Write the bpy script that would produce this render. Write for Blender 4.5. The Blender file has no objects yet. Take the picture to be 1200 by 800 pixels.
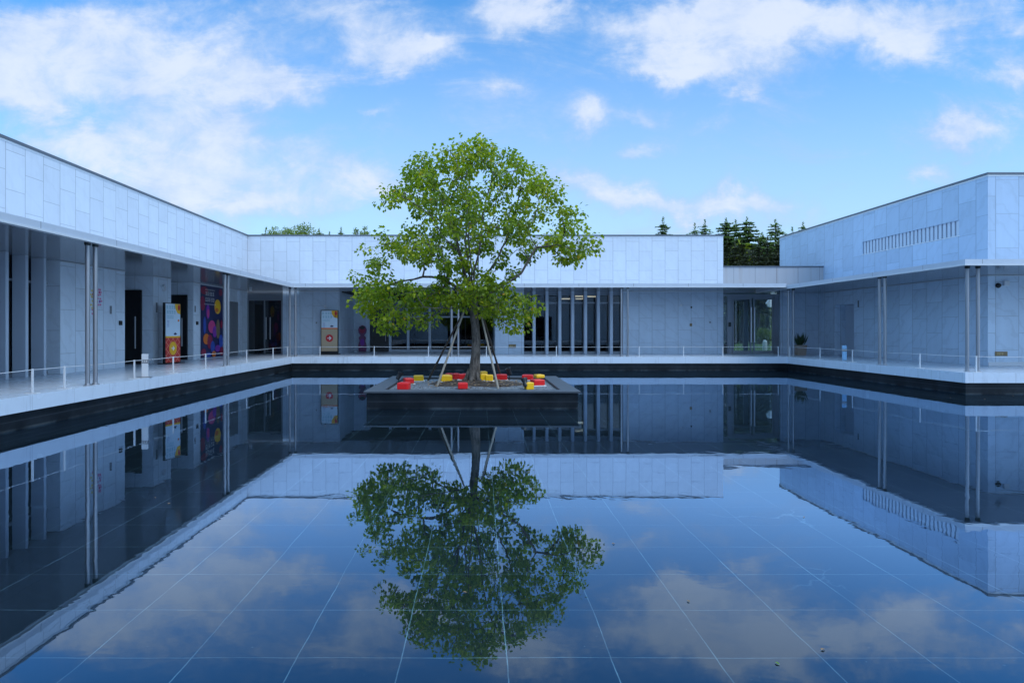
import bpy, bmesh, math, random
from mathutils import Vector, Matrix, noise as mnoise
R = math.radians
sc = bpy.context.scene
col = sc.collection

# ------------------------------------------------------------------ camera, world, sun, exposure
F, VX, HY, CH = 722.0, 563.0, 386.0, 1.84          # focal length in px of a 1200 px wide frame, vanishing point, eye height
cam_d = bpy.data.cameras.new('camera')
cam_d.sensor_width = 36.0
cam_d.lens = F / 1200 * 36
cam_d.shift_x = (600 - VX) / 1200
cam_d.shift_y = -(400 - HY) / 1200
cam_d.clip_end = 3000
cam = bpy.data.objects.new('camera', cam_d)
cam.location = (0, 0, CH)
cam.rotation_euler = (R(90), 0, 0)
col.objects.link(cam)
sc.camera = cam

SUN_EL, SUN_AZ = R(50), R(138)                      # azimuth from +Y towards +X: behind the camera on the right
sdir = Vector((math.sin(SUN_AZ) * math.cos(SUN_EL), math.cos(SUN_AZ) * math.cos(SUN_EL), math.sin(SUN_EL)))
SUN_STRENGTH, SKY_STRENGTH, EXPOSURE = 1.05, 0.12, 0.35
sun_d = bpy.data.lights.new('sun', 'SUN')
sun_d.energy = SUN_STRENGTH
sun_d.angle = R(26)                                 # sun veiled by thin cloud
sun_d.color = (1.0, 0.95, 0.89)
sun = bpy.data.objects.new('sun', sun_d)
sun.location = (20, -20, 40)
sun.rotation_euler = sdir.to_track_quat('Z', 'Y').to_euler()
col.objects.link(sun)

sc.view_settings.view_transform = 'Standard'
sc.view_settings.look = 'None'
sc.view_settings.exposure = EXPOSURE
sc.view_settings.gamma = 1.0
sc.view_settings.use_curve_mapping = False
sc.cycles.use_denoising = True
sc.cycles.max_bounces = 10
sc.cycles.transparent_max_bounces = 16
sc.cycles.sample_clamp_indirect = 6.0


class NT:
    """small helper around a node tree"""
    def __init__(self, tree):
        self.t = tree

    def n(self, typ, **kw):
        nd = self.t.nodes.new(typ)
        for k, v in kw.items():
            setattr(nd, k, v)
        return nd

    def link(self, a, b):
        self.t.links.new(a, b)

    def setin(self, sock, v):
        if hasattr(v, 'is_linked') or isinstance(v, bpy.types.NodeSocket):
            self.link(v, sock)
        else:
            sock.default_value = v

    def math(self, op, a, b=None, c=None, clamp=False):
        nd = self.n('ShaderNodeMath', operation=op, use_clamp=clamp)
        self.setin(nd.inputs[0], a)
        if b is not None:
            self.setin(nd.inputs[1], b)
        if c is not None:
            self.setin(nd.inputs[2], c)
        return nd.outputs[0]

    def vmath(self, op, a, b=None):
        nd = self.n('ShaderNodeVectorMath', operation=op)
        self.setin(nd.inputs[0], a)
        if b is not None:
            self.setin(nd.inputs[1], b)
        return nd.outputs['Value'] if op in ('DOT_PRODUCT', 'LENGTH') else nd.outputs[0]

    def comb(self, x, y, z):
        nd = self.n('ShaderNodeCombineXYZ')
        for i, v in enumerate((x, y, z)):
            self.setin(nd.inputs[i], v)
        return nd.outputs[0]

    def sep(self, v):
        nd = self.n('ShaderNodeSeparateXYZ')
        self.link(v, nd.inputs[0])
        return nd.outputs

    def noise(self, vec, scale, detail=2.0, rough=0.5, dist=0.0, dim='3D'):
        nd = self.n('ShaderNodeTexNoise', noise_dimensions=dim)
        if vec is not None:
            self.link(vec, nd.inputs['Vector'])
        nd.inputs['Scale'].default_value = scale
        nd.inputs['Detail'].default_value = detail
        nd.inputs['Roughness'].default_value = rough
        nd.inputs['Distortion'].default_value = dist
        return nd

    def ramp(self, fac, stops, interp='LINEAR'):
        nd = self.n('ShaderNodeValToRGB')
        nd.color_ramp.interpolation = interp
        els = nd.color_ramp.elements
        while len(els) < len(stops):
            els.new(0.5)
        for e, (p, c) in zip(els, stops):
            e.position = p
            e.color = (c[0], c[1], c[2], 1) if hasattr(c, '__len__') else (c, c, c, 1)
        self.setin(nd.inputs[0], fac)
        return nd.outputs[0]

    def mix(self, fac, a, b, mode='MIX'):
        nd = self.n('ShaderNodeMix', data_type='RGBA', blend_type=mode)
        self.setin(nd.inputs[0], fac)
        for s, v in ((nd.inputs[6], a), (nd.inputs[7], b)):
            if isinstance(v, tuple):
                s.default_value = (v[0], v[1], v[2], 1)
            else:
                self.link(v, s)
        return nd.outputs[2]

    def smooth(self, v, lo, hi):
        nd = self.n('ShaderNodeMapRange', interpolation_type='SMOOTHSTEP')
        self.setin(nd.inputs[0], v)
        nd.inputs[1].default_value = lo
        nd.inputs[2].default_value = hi
        nd.inputs[3].default_value = 0.0
        nd.inputs[4].default_value = 1.0
        return nd.outputs[0]


# sky: Nishita with cumulus built from soft patches given by their direction in the world
world = bpy.data.worlds.new('World')
sc.world = world
world.use_nodes = True
w = NT(world.node_tree)
world.node_tree.nodes.clear()
w_out = w.n('ShaderNodeOutputWorld')
w_bg = w.n('ShaderNodeBackground')
w_bg.inputs[1].default_value = SKY_STRENGTH
w.link(w_bg.outputs[0], w_out.inputs[0])
sky = w.n('ShaderNodeTexSky', sky_type='NISHITA')
sky.sun_disc = False
sky.sun_elevation = SUN_EL
sky.sun_rotation = SUN_AZ
sky.altitude = 50
sky.air_density = 1.0
sky.dust_density = 0.6
sky.ozone_density = 2.0
dirv = w.n('ShaderNodeTexCoord').outputs['Generated']
dx, dy, dz = w.sep(dirv)
ay = w.math('MAXIMUM', w.math('ABSOLUTE', dy), 0.08)
cu = w.math('DIVIDE', dx, ay)
cv = w.math('DIVIDE', dz, ay)
uv0 = w.comb(cu, cv, w.math('SIGN', dy))
nz1 = w.noise(uv0, 6.5, 8, 0.6)
off = w.vmath('MULTIPLY', w.vmath('SUBTRACT', nz1.outputs['Color'], (0.5, 0.5, 0.5)), (0.24, 0.16, 0))
uv = w.vmath('MULTIPLY', w.vmath('ADD', uv0, off), (1, 1, 0))
CLOUDS = [  # centre x, y, half-widths, amount (photo pixels -> directions)
    (50, 55, 110, 48, 1.0), (150, 95, 130, 45, 1.0), (265, 95, 90, 34, .95), (335, 100, 40, 22, .7), (190, 25, 190, 40, .6),
    (440, 50, 52, 30, .95), (508, 55, 42, 24, .9), (610, 14, 42, 28, 1.05), (585, 95, 30, 20, .5), (400, 8, 120, 24, .5),
    (250, 172, 72, 42, 1.1), (185, 170, 45, 28, .7), (75, 172, 80, 26, .85), (250, 238, 120, 30, .9), (130, 200, 100, 36, .6),
    (380, 195, 70, 28, .55), (445, 120, 28, 11, .6), (440, 215, 45, 20, .5), (350, 245, 90, 24, .55),
    (800, 28, 90, 40, 1.1), (870, 55, 85, 32, 1.0), (965, 15, 130, 34, 1.0), (1050, 48, 62, 32, .95), (1130, 18, 80, 28, .85),
    (780, 78, 42, 17, .75), (875, 100, 20, 15, .65), (698, 143, 27, 24, 1.0), (763, 128, 30, 16, .85), (782, 178, 28, 13, .7),
    (1118, 150, 52, 27, 1.1), (1172, 92, 34, 14, .6), (705, 222, 45, 20, .85), (765, 240, 65, 15, .75), (895, 240, 52, 18, .95),
    (830, 235, 50, 15, .65), (985, 216, 24, 11, .5), (1085, 210, 40, 14, .65), (950, 265, 80, 16, .5), (650, 210, 50, 30, .4),
    (1400, 120, 150, 60, .9), (1500, -120, 200, 80, .8), (-220, 100, 160, 60, .9), (-200, -150, 200, 80, .8),
    (500, -180, 200, 70, .9), (900, -260, 240, 90, .8), (200, -400, 220, 100, .8), (650, -620, 300, 150, .8)]
acc = None
for (cx, cy, rx, ry, am) in CLOUDS:
    d = w.vmath('MULTIPLY', w.vmath('SUBTRACT', uv, ((cx - VX) / F, (HY - cy) / F, 0)), (F / rx, F / ry, 0))
    g = w.math('MULTIPLY', w.math('EXPONENT', w.math('MULTIPLY', w.vmath('DOT_PRODUCT', d, d), -1.0)), am * (0.94 if cx < 400 and cy < 260 else 1.0))
    acc = g if acc is None else w.math('ADD', acc, g)
nz2 = w.noise(w.vmath('MULTIPLY', uv0, (1, 1.6, 1)), 9.0, 11, 0.66, 0.35)
nz4 = w.noise(w.vmath('MULTIPLY', uv0, (2.2, 5.5, 1)), 1.6, 8, 0.62, 0.8)
wisp = w.math('MULTIPLY', w.smooth(nz4.outputs[0], 0.46, 0.72), 0.50)
dens = w.math('ADD', w.math('ADD', w.math('MINIMUM', acc, 1.10), wisp), w.math('MULTIPLY', w.math('SUBTRACT', nz2.outputs[0], 0.5), 1.75))
cmask = w.math('MULTIPLY', w.smooth(dens, 0.05, 1.22), w.smooth(dz, -0.02, 0.04))
nz3 = w.noise(w.vmath('ADD', uv0, (3.1, 0.12, 0)), 6.0, 7, 0.6)
lum = w.smooth(w.math('ADD', w.math('MULTIPLY', dens, 0.45), w.math('MULTIPLY', nz3.outputs[0], 1.0)), 0.55, 1.25)
ccol = w.mix(lum, (2.9, 4.05, 6.1), (5.3, 5.8, 6.8))
skyc = w.mix(1.0, sky.outputs[0], (0.42, 1.22, 1.72), 'MULTIPLY')
# thin milky veil towards the horizon
veil = w.math('MULTIPLY', w.math('SUBTRACT', 1.0, w.smooth(cv, 0.0, 0.66)), 0.74)
skyc = w.mix(veil, skyc, (4.2, 5.1, 6.5))
fin = w.mix(w.math('MULTIPLY', cmask, 0.88), skyc, ccol)
# fill light added as brighter sky behind the camera and beyond both sides
side = w.math('MAXIMUM', w.smooth(w.math('ABSOLUTE', cu), 0.95, 1.45), w.smooth(w.math('MULTIPLY', dy, -1.0), -0.02, 0.05))
fin = w.mix(w.math('MULTIPLY', w.math('MULTIPLY', side, w.math('ADD', 0.38, w.math('MULTIPLY', w.smooth(dx, -0.5, 0.4), 0.52))), w.smooth(dz, -0.02, 0.03)), fin, (5.2, 7.5, 10.6))
# bright overhead sky added out of view, to lift the light on the walls
fin = w.mix(w.math('MULTIPLY', w.smooth(w.math('ADD', dz, w.math('MULTIPLY', nz1.outputs[0], 0.12)), 0.58, 0.80), 0.85), fin, (5.2, 8.9, 13.2))
w.link(fin, w_bg.inputs[0])

# ------------------------------------------------------------------ object helpers
WORLD = {}


def px(x, Y):
    return (x - VX) / F * Y


def pz(y, Y):
    return CH - (y - HY) / F * Y


class MB:
    def __init__(self):
        self.v, self.f, self.mi = [], [], []

    def add(self, vs, fs, mi=0):
        b = len(self.v)
        self.v += [tuple(p) for p in vs]
        self.f += [tuple(i + b for i in f) for f in fs]
        self.mi += [mi] * len(fs)
        return self

    def box(self, x0, x1, y0, y1, z0, z1, mi=0, M=None):
        vs = [Vector((x, y, z)) for z in (z0, z1) for y in (y0, y1) for x in (x0, x1)]
        if M is not None:
            vs = [M @ p for p in vs]
        return self.add(vs, [(0, 2, 3, 1), (4, 5, 7, 6), (0, 1, 5, 4), (2, 6, 7, 3), (0, 4, 6, 2), (1, 3, 7, 5)], mi)

    def tube(self, pts, rad, n=8, mi=0, caps=True):
        pts = [Vector(p) for p in pts]
        if not hasattr(rad, '__len__'):
            rad = [rad] * len(pts)
        vs, fs = [], []
        prev = None
        for i, p in enumerate(pts):
            d = (pts[min(i + 1, len(pts) - 1)] - pts[max(i - 1, 0)])
            if d.length < 1e-9:
                d = Vector((0, 0, 1))
            d.normalize()
            if prev is None:
                a = d.cross(Vector((0.31, 0.95, 0.05)))
                if a.length < 1e-3:
                    a = d.cross(Vector((1, 0, 0)))
            else:
                a = prev - d * prev.dot(d)
            a.normalize()
            prev = a
            b = d.cross(a)
            for k in range(n):
                t = 2 * math.pi * k / n
                vs.append(p + (a * math.cos(t) + b * math.sin(t)) * rad[i])
        for i in range(len(pts) - 1):
            for k in range(n):
                k2 = (k + 1) % n
                fs.append((i * n + k, i * n + k2, (i + 1) * n + k2, (i + 1) * n + k))
        if caps:
            fs.append(tuple(range(n - 1, -1, -1)))
            fs.append(tuple((len(pts) - 1) * n + k for k in range(n)))
        return self.add(vs, fs, mi)

    def lathe(self, prof, c=(0, 0, 0), n=16, M=None, mi=0):
        vs, fs = [], []
        for (r, z) in prof:
            for k in range(n):
                t = 2 * math.pi * k / n
                p = Vector((r * math.cos(t), r * math.sin(t), z))
                p = (M @ p) if M is not None else p + Vector(c)
                vs.append(p)
        for i in range(len(prof) - 1):
            for k in range(n):
                k2 = (k + 1) % n
                fs.append((i * n + k, i * n + k2, (i + 1) * n + k2, (i + 1) * n + k))
        fs.append(tuple(range(n - 1, -1, -1)))
        fs.append(tuple((len(prof) - 1) * n + k for k in range(n)))
        return self.add(vs, fs, mi)

    def slab(self, outline, M, t):
        """extruded flat outline (list of 2-D points) of thickness t; M maps local x,y,z to the world"""
        n = len(outline)
        vs = [M @ Vector((a, b, 0)) for a, b in outline] + [M @ Vector((a, b, t)) for a, b in outline]
        fs = [tuple(range(n - 1, -1, -1)), tuple(range(n, 2 * n))]
        fs += [(i, (i + 1) % n, n + (i + 1) % n, n + i) for i in range(n)]
        return self.add(vs, fs)

    def build(self, name, mat, parent=None, smooth=False, bevel=0.0, origin=None):
        if origin is None:
            xs, ys, zs = zip(*self.v)
            origin = Vector(((min(xs) + max(xs)) / 2, (min(ys) + max(ys)) / 2, min(zs)))
        else:
            origin = Vector(origin)
        me = bpy.data.meshes.new(name)
        me.from_pydata([(p[0] - origin.x, p[1] - origin.y, p[2] - origin.z) for p in self.v], [], self.f)
        for m in (mat if isinstance(mat, (list, tuple)) else [mat]):
            me.materials.append(m)
        me.polygons.foreach_set('material_index', self.mi)
        if smooth:
            me.polygons.foreach_set('use_smooth', [True] * len(me.polygons))
        me.update()
        bm = bmesh.new()
        bm.from_mesh(me)
        bmesh.ops.recalc_face_normals(bm, faces=bm.faces)
        bm.to_mesh(me)
        bm.free()
        if smooth:
            me.set_sharp_from_angle(angle=R(50))
        o = bpy.data.objects.new(name, me)
        col.objects.link(o)
        WORLD[o] = origin
        if parent is not None:
            o.parent = parent
            o.location = origin - WORLD[parent]
        else:
            o.location = origin
        if bevel:
            md = o.modifiers.new('bevel', 'BEVEL')
            md.width = bevel
            md.segments = 2
            md.limit_method = 'ANGLE'
        return o


def pieces(name, mat, parent, boxes):
    for b in boxes:
        MB().box(*b).build(name, mat, parent)


def tag(o, label=None, cat=None, group=None, kind=None):
    if label:
        o['label'] = label
    if cat:
        o['category'] = cat
    if group:
        o['group'] = group
    if kind:
        o['kind'] = kind
    return o


def thing(name, loc, label, cat, group=None):
    o = bpy.data.objects.new(name, None)
    o.empty_display_size = 0.2
    o.location = loc
    col.objects.link(o)
    WORLD[o] = Vector(loc)
    return tag(o, label, cat, group)


def copy_tree(o, parent=None):
    c = o.copy()
    col.objects.link(c)
    if parent is not None:
        c.parent = parent
    for ch in list(o.children):
        copy_tree(ch, c)
    return c


# ------------------------------------------------------------------ materials
def new_mat(name):
    m = bpy.data.materials.new(name)
    m.use_nodes = True
    t = NT(m.node_tree)
    b = m.node_tree.nodes['Principled BSDF']
    return m, t, b


def plain(name, c, rough=0.5, metal=0.0, var=0.06, scale=6.0, spec=0.5, bump=0.0):
    m, t, b = new_mat(name)
    geo = t.n('ShaderNodeTexCoord').outputs['Object']
    nz = t.noise(geo, scale, 5, 0.6)
    lo = tuple(max(0, x * (1 - var)) for x in c)
    hi = tuple(min(1, x * (1 + var)) for x in c)
    t.link(t.mix(nz.outputs[0], lo, hi), b.inputs['Base Color'])
    b.inputs['Roughness'].default_value = rough
    b.inputs['Metallic'].default_value = metal
    b.inputs['Specular IOR Level'].default_value = spec
    if bump:
        bp = t.n('ShaderNodeBump')
        bp.inputs['Strength'].default_value = bump
        bp.inputs['Distance'].default_value = 0.01
        t.link(t.noise(geo, scale * 12, 4).outputs[0], bp.inputs['Height'])
        t.link(bp.outputs[0], b.inputs['Normal'])
    return m


def stone(name, base, pitch=0.65, row=0.96, jw=0.012, vein=0.10, tone=0.07, rough=0.42, u0=0.0, joint=0.36):
    """pale cladding panels in running bond, joints and veins in world space"""
    m, t, b = new_mat(name)
    geo = t.n('ShaderNodeNewGeometry')
    X, Y, Z = t.sep(geo.outputs['Position'])
    nx, ny, nzz = t.sep(geo.outputs['True Normal'])
    isx = t.math('GREATER_THAN', t.math('ABSOLUTE', nx), 0.5)
    u = t.math('ADD', t.math('MULTIPLY', isx, Y), t.math('MULTIPLY', t.math('SUBTRACT', 1.0, isx), X))
    uu = t.math('DIVIDE', t.math('SUBTRACT', u, u0), pitch)
    c = t.math('FLOOR', uu)
    fu = t.math('SUBTRACT', uu, c)
    odd = t.math('ABSOLUTE', t.math('MODULO', c, 2.0))
    rnd = t.n('ShaderNodeTexWhiteNoise', noise_dimensions='1D')
    t.link(t.math('ADD', c, 17.3), rnd.inputs[1])
    vv = t.math('ADD', t.math('DIVIDE', Z, row), t.math('ADD', t.math('MULTIPLY', odd, 0.5), t.math('MULTIPLY', rnd.outputs[0], 0.04)))
    r = t.math('FLOOR', vv)
    fv = t.math('SUBTRACT', vv, r)
    du = t.math('MULTIPLY', t.math('SUBTRACT', 0.5, t.math('ABSOLUTE', t.math('SUBTRACT', fu, 0.5))), pitch)
    dv = t.math('MULTIPLY', t.math('SUBTRACT', 0.5, t.math('ABSOLUTE', t.math('SUBTRACT', fv, 0.5))), row)
    ju = t.math('SUBTRACT', 1.0, t.smooth(du, jw * 0.5, jw * 1.2))
    jv = t.math('MULTIPLY', t.math('SUBTRACT', 1.0, t.smooth(dv, jw * 0.4, jw)), 0.8)
    jm = t.math('MAXIMUM', ju, jv)
    wn = t.n('ShaderNodeTexWhiteNoise', noise_dimensions='3D')
    seed = t.comb(c, r, isx)
    t.link(seed, wn.inputs[0])
    pos = t.vmath('ADD', geo.outputs['Position'], t.vmath('MULTIPLY', wn.outputs['Color'], (7.0, 7.0, 7.0)))
    mott = t.noise(pos, 1.6, 6, 0.62, 0.6)
    wv = t.n('ShaderNodeTexWave', wave_type='BANDS', bands_direction='DIAGONAL')
    t.link(pos, wv.inputs['Vector'])
    wv.inputs['Scale'].default_value = 0.8
    wv.inputs['Distortion'].default_value = 9.0
    wv.inputs['Detail'].default_value = 5
    wv.inputs['Detail Scale'].default_value = 1.3
    veinm = t.math('MULTIPLY', t.math('SUBTRACT', 1.0, t.smooth(wv.outputs['Fac'], 0.0, 0.16)), vein)
    val = t.math('ADD', 1.0, t.math('MULTIPLY', t.math('SUBTRACT', wn.outputs[0], 0.5), tone * 2.0))
    val = t.math('MULTIPLY', val, t.math('ADD', 0.93, t.math('MULTIPLY', mott.outputs[0], 0.14)))
    val = t.math('MULTIPLY', val, t.math('SUBTRACT', 1.0, veinm))
    # faint vertical weather streaks
    st = t.noise(t.vmath('MULTIPLY', t.comb(u, 0.0, Z), (3.2, 1, 0.18)), 2.0, 4, 0.6)
    val = t.math('MULTIPLY', val, t.math('ADD', 0.92, t.math('MULTIPLY', st.outputs[0], 0.15)))
    val = t.math('MULTIPLY', val, t.math('SUBTRACT', 1.0, t.math('MULTIPLY', jm, joint)))
    cc = t.n('ShaderNodeVectorMath', operation='SCALE')
    cc.inputs[0].default_value = base
    t.link(val, cc.inputs[3])
    t.link(cc.outputs[0], b.inputs['Base Color'])
    b.inputs['Roughness'].default_value = rough
    bp = t.n('ShaderNodeBump')
    bp.inputs['Strength'].default_value = 0.5
    bp.inputs['Distance'].default_value = 0.006
    bp.invert = True
    t.link(jm, bp.inputs['Height'])
    t.link(bp.outputs[0], b.inputs['Normal'])
    return m


def seamed(name, c, rough, metal, pitch, axis_auto=True, jw=0.012, dark=0.6, streak=0.0):
    """metal sheet with butt joints every `pitch` metres along the run"""
    m, t, b = new_mat(name)
    geo = t.n('ShaderNodeNewGeometry')
    X, Y, Z = t.sep(geo.outputs['Position'])
    nx, ny, nzz = t.sep(geo.outputs['True Normal'])
    isx = t.math('GREATER_THAN', t.math('ABSOLUTE', nx), 0.5)
    u = t.math('ADD', t.math('MULTIPLY', isx, Y), t.math('MULTIPLY', t.math('SUBTRACT', 1.0, isx), X))
    fu = t.math('FRACT', t.math('ADD', t.math('DIVIDE', u, pitch), 100.2))
    du = t.math('MULTIPLY', t.math('SUBTRACT', 0.5, t.math('ABSOLUTE', t.math('SUBTRACT', fu, 0.5))), pitch)
    jm = t.math('SUBTRACT', 1.0, t.smooth(du, jw * 0.5, jw))
    nz = t.noise(t.vmath('MULTIPLY', geo.outputs['Position'], (1, 1, 0.3)), 1.8, 5, 0.6)
    cc = t.mix(nz.outputs[0], tuple(x * 0.92 for x in c), tuple(min(1, x * 1.08) for x in c))
    if streak:
        s = t.noise(t.vmath('MULTIPLY', geo.outputs['Position'], (2.4, 2.4, 0.12)), 1.4, 4, 0.65)
        cc = t.mix(t.math('MULTIPLY', t.smooth(s.outputs[0], 0.52, 0.72), streak), cc, (0.30, 0.22, 0.17))
    cc = t.mix(t.math('MULTIPLY', jm, dark), cc, (0.05, 0.06, 0.07))
    t.link(cc, b.inputs['Base Color'])
    b.inputs['Roughness'].default_value = rough
    b.inputs['Metallic'].default_value = metal
    return m


def glass(name, tint, ior=1.5, refl=(1, 1, 1)):
    m, t, b = new_mat(name)
    m.node_tree.nodes.remove(b)
    out = m.node_tree.nodes['Material Output']
    tr = t.n('ShaderNodeBsdfTransparent')
    tr.inputs[0].default_value = (*tint, 1)
    gl = t.n('ShaderNodeBsdfGlossy')
    gl.inputs['Roughness'].default_value = 0.01
    gl.inputs[0].default_value = (*refl, 1)
    fr = t.n('ShaderNodeFresnel')
    fr.inputs[0].default_value = ior
    mx = t.n('ShaderNodeMixShader')
    t.link(t.math('MULTIPLY', fr.outputs[0], 1.6, clamp=True), mx.inputs[0])
    t.link(tr.outputs[0], mx.inputs[1])
    t.link(gl.outputs[0], mx.inputs[2])
    t.link(mx.outputs[0], out.inputs[0])
    return m


M = {}
M['clad'] = stone('pale_stone_cladding', (0.60, 0.66, 0.745), vein=0.03, tone=0.034, u0=0.10)
M['clad_low'] = stone('veined_stone_cladding', (0.56, 0.655, 0.765), row=1.22, vein=0.07, tone=0.055, u0=0.10, rough=0.38)
M['clad_left_low'] = stone('pale_lower_cladding', (0.70, 0.78, 0.87), row=1.22, vein=0.06, tone=0.045, u0=0.10, rough=0.38)  # lighter copy of the lower cladding; light under the canopy put into its colour
M['clad_right_low'] = stone('bluish_lower_cladding', (0.62, 0.735, 0.86), pitch=0.78, row=1.15, vein=0.08, tone=0.045, u0=0.2, rough=0.38)  # lightened copy of the right wing's stone, standing in for light below its canopy
M['clad_right'] = stone('bluish_veined_cladding', (0.40, 0.52, 0.68), pitch=0.78, row=1.15, vein=0.06, tone=0.06, u0=0.2, rough=0.38)  # darker, bluer copy for the attic; its shade is mixed into the colour
M['fascia'] = seamed('anodised_fascia', (0.52, 0.57, 0.65), 0.42, 0.2, 2.45)
M['coping'] = plain('dark_coping_metal', (0.13, 0.15, 0.18), 0.45, 0.4)
M['linkmetal'] = seamed('weathered_link_panels', (0.42, 0.43, 0.46), 0.5, 0.25, 1.07, streak=0.45)
M['soffit'] = seamed('grey_soffit_sheet', (0.20, 0.22, 0.25), 0.13, 0.0, 1.2, jw=0.006, dark=0.5)
M['trim'] = plain('pale_trim', (0.66, 0.69, 0.73), 0.4, 0.2)
M['fin'] = plain('pale_fin_stone', (0.50, 0.57, 0.67), 0.45, 0.0, 0.05, 2.0)
M['frame'] = plain('grey_frame_metal', (0.25, 0.27, 0.30), 0.38, 0.5)
M['blackframe'] = plain('black_frame_metal', (0.018, 0.018, 0.020), 0.35, 0.2)
M['steel'] = plain('brushed_steel', (0.36, 0.37, 0.40), 0.42, 0.75, 0.08, 3.0)
M['darksteel'] = plain('dark_bracket_steel', (0.06, 0.065, 0.07), 0.4, 0.7)
M['whitepaint'] = plain('white_paint', (0.78, 0.79, 0.80), 0.42, 0.0, 0.04)
M['railpaint'] = plain('worn_pale_paint', (0.60, 0.63, 0.67), 0.4, 0.0, 0.06)
M['glass_dark'] = glass('tinted_glass', (0.34, 0.38, 0.42), 1.5)
M['glass_clear'] = glass('clear_glass', (0.82, 0.87, 0.88), 1.45)
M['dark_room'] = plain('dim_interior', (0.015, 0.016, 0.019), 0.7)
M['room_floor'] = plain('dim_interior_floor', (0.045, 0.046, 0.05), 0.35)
M['doorblack'] = plain('black_door_leaf', (0.010, 0.010, 0.011), 0.32)


def deck_mat():
    m, t, b = new_mat('pale_deck_stone')
    pos = t.n('ShaderNodeNewGeometry').outputs['Position']
    X, Y, Z = t.sep(pos)
    j = None
    for s in (X, Y):
        f = t.math('FRACT', t.math('ADD', t.math('DIVIDE', s, 1.2), 50.35))
        d = t.math('MULTIPLY', t.math('SUBTRACT', 0.5, t.math('ABSOLUTE', t.math('SUBTRACT', f, 0.5))), 1.2)
        k = t.math('SUBTRACT', 1.0, t.smooth(d, 0.003, 0.009))
        j = k if j is None else t.math('MAXIMUM', j, k)
    nz = t.noise(pos, 0.9, 7, 0.65)
    cc = t.mix(nz.outputs[0], (0.55, 0.63, 0.74), (0.62, 0.70, 0.80))
    st = t.noise(pos, 4.5, 6, 0.7)
    cc = t.mix(t.math('MULTIPLY', t.smooth(st.outputs[0], 0.60, 0.78), 0.15), cc, (0.40, 0.45, 0.52))
    nzv = t.sep(t.n('ShaderNodeNewGeometry').outputs['True Normal'])[2]
    side = t.math('LESS_THAN', t.math('ABSOLUTE', nzv), 0.5)
    drip = t.noise(t.vmath('MULTIPLY', pos, (3.0, 3.0, 0.5)), 2.0, 5, 0.7)
    cc = t.mix(t.math('MULTIPLY', side, t.math('MULTIPLY', t.smooth(drip.outputs[0], 0.52, 0.74), 0.45)), cc, (0.33, 0.38, 0.45))
    cc = t.mix(t.math('MULTIPLY', j, 0.45), cc, (0.3, 0.33, 0.38))
    t.link(cc, b.inputs['Base Color'])
    t.link(t.ramp(t.noise(pos, 0.7, 3).outputs[0], [(0.3, 0.22), (0.75, 0.30)]), b.inputs['Roughness'])
    return m


def black_wall_mat():
    m, t, b = new_mat('wet_black_granite')
    pos = t.n('ShaderNodeNewGeometry').outputs['Position']
    X, Y, Z = t.sep(pos)
    nz = t.noise(pos, 1.3, 7, 0.65)
    cc = t.mix(t.smooth(nz.outputs[0], 0.35, 0.75), (0.005, 0.007, 0.009), (0.018, 0.023, 0.029))
    band = t.math('SUBTRACT', 1.0, t.smooth(t.math('ABSOLUTE', t.math('SUBTRACT', Z, 0.17)), 0.003, 0.010))
    lime = t.noise(t.vmath('MULTIPLY', pos, (1.2, 1.2, 6)), 1.5, 5, 0.7)
    cc = t.mix(t.math('MULTIPLY', band, 0.5), cc, (0.06, 0.07, 0.085))
    cc = t.mix(t.math('MULTIPLY', t.smooth(lime.outputs[0], 0.66, 0.85), 0.35), cc, (0.15, 0.17, 0.20))
    tide = t.math('MULTIPLY', t.math('SUBTRACT', 1.0, t.smooth(Z, 0.015, 0.05)), t.smooth(nz.outputs[0], 0.40, 0.65))
    cc = t.mix(t.math('MULTIPLY', tide, 0.5), cc, (0.09, 0.11, 0.12))
    t.link(cc, b.inputs['Base Color'])
    b.inputs['Roughness'].default_value = 0.34
    b.inputs['Specular IOR Level'].default_value = 0.28
    return m


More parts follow.
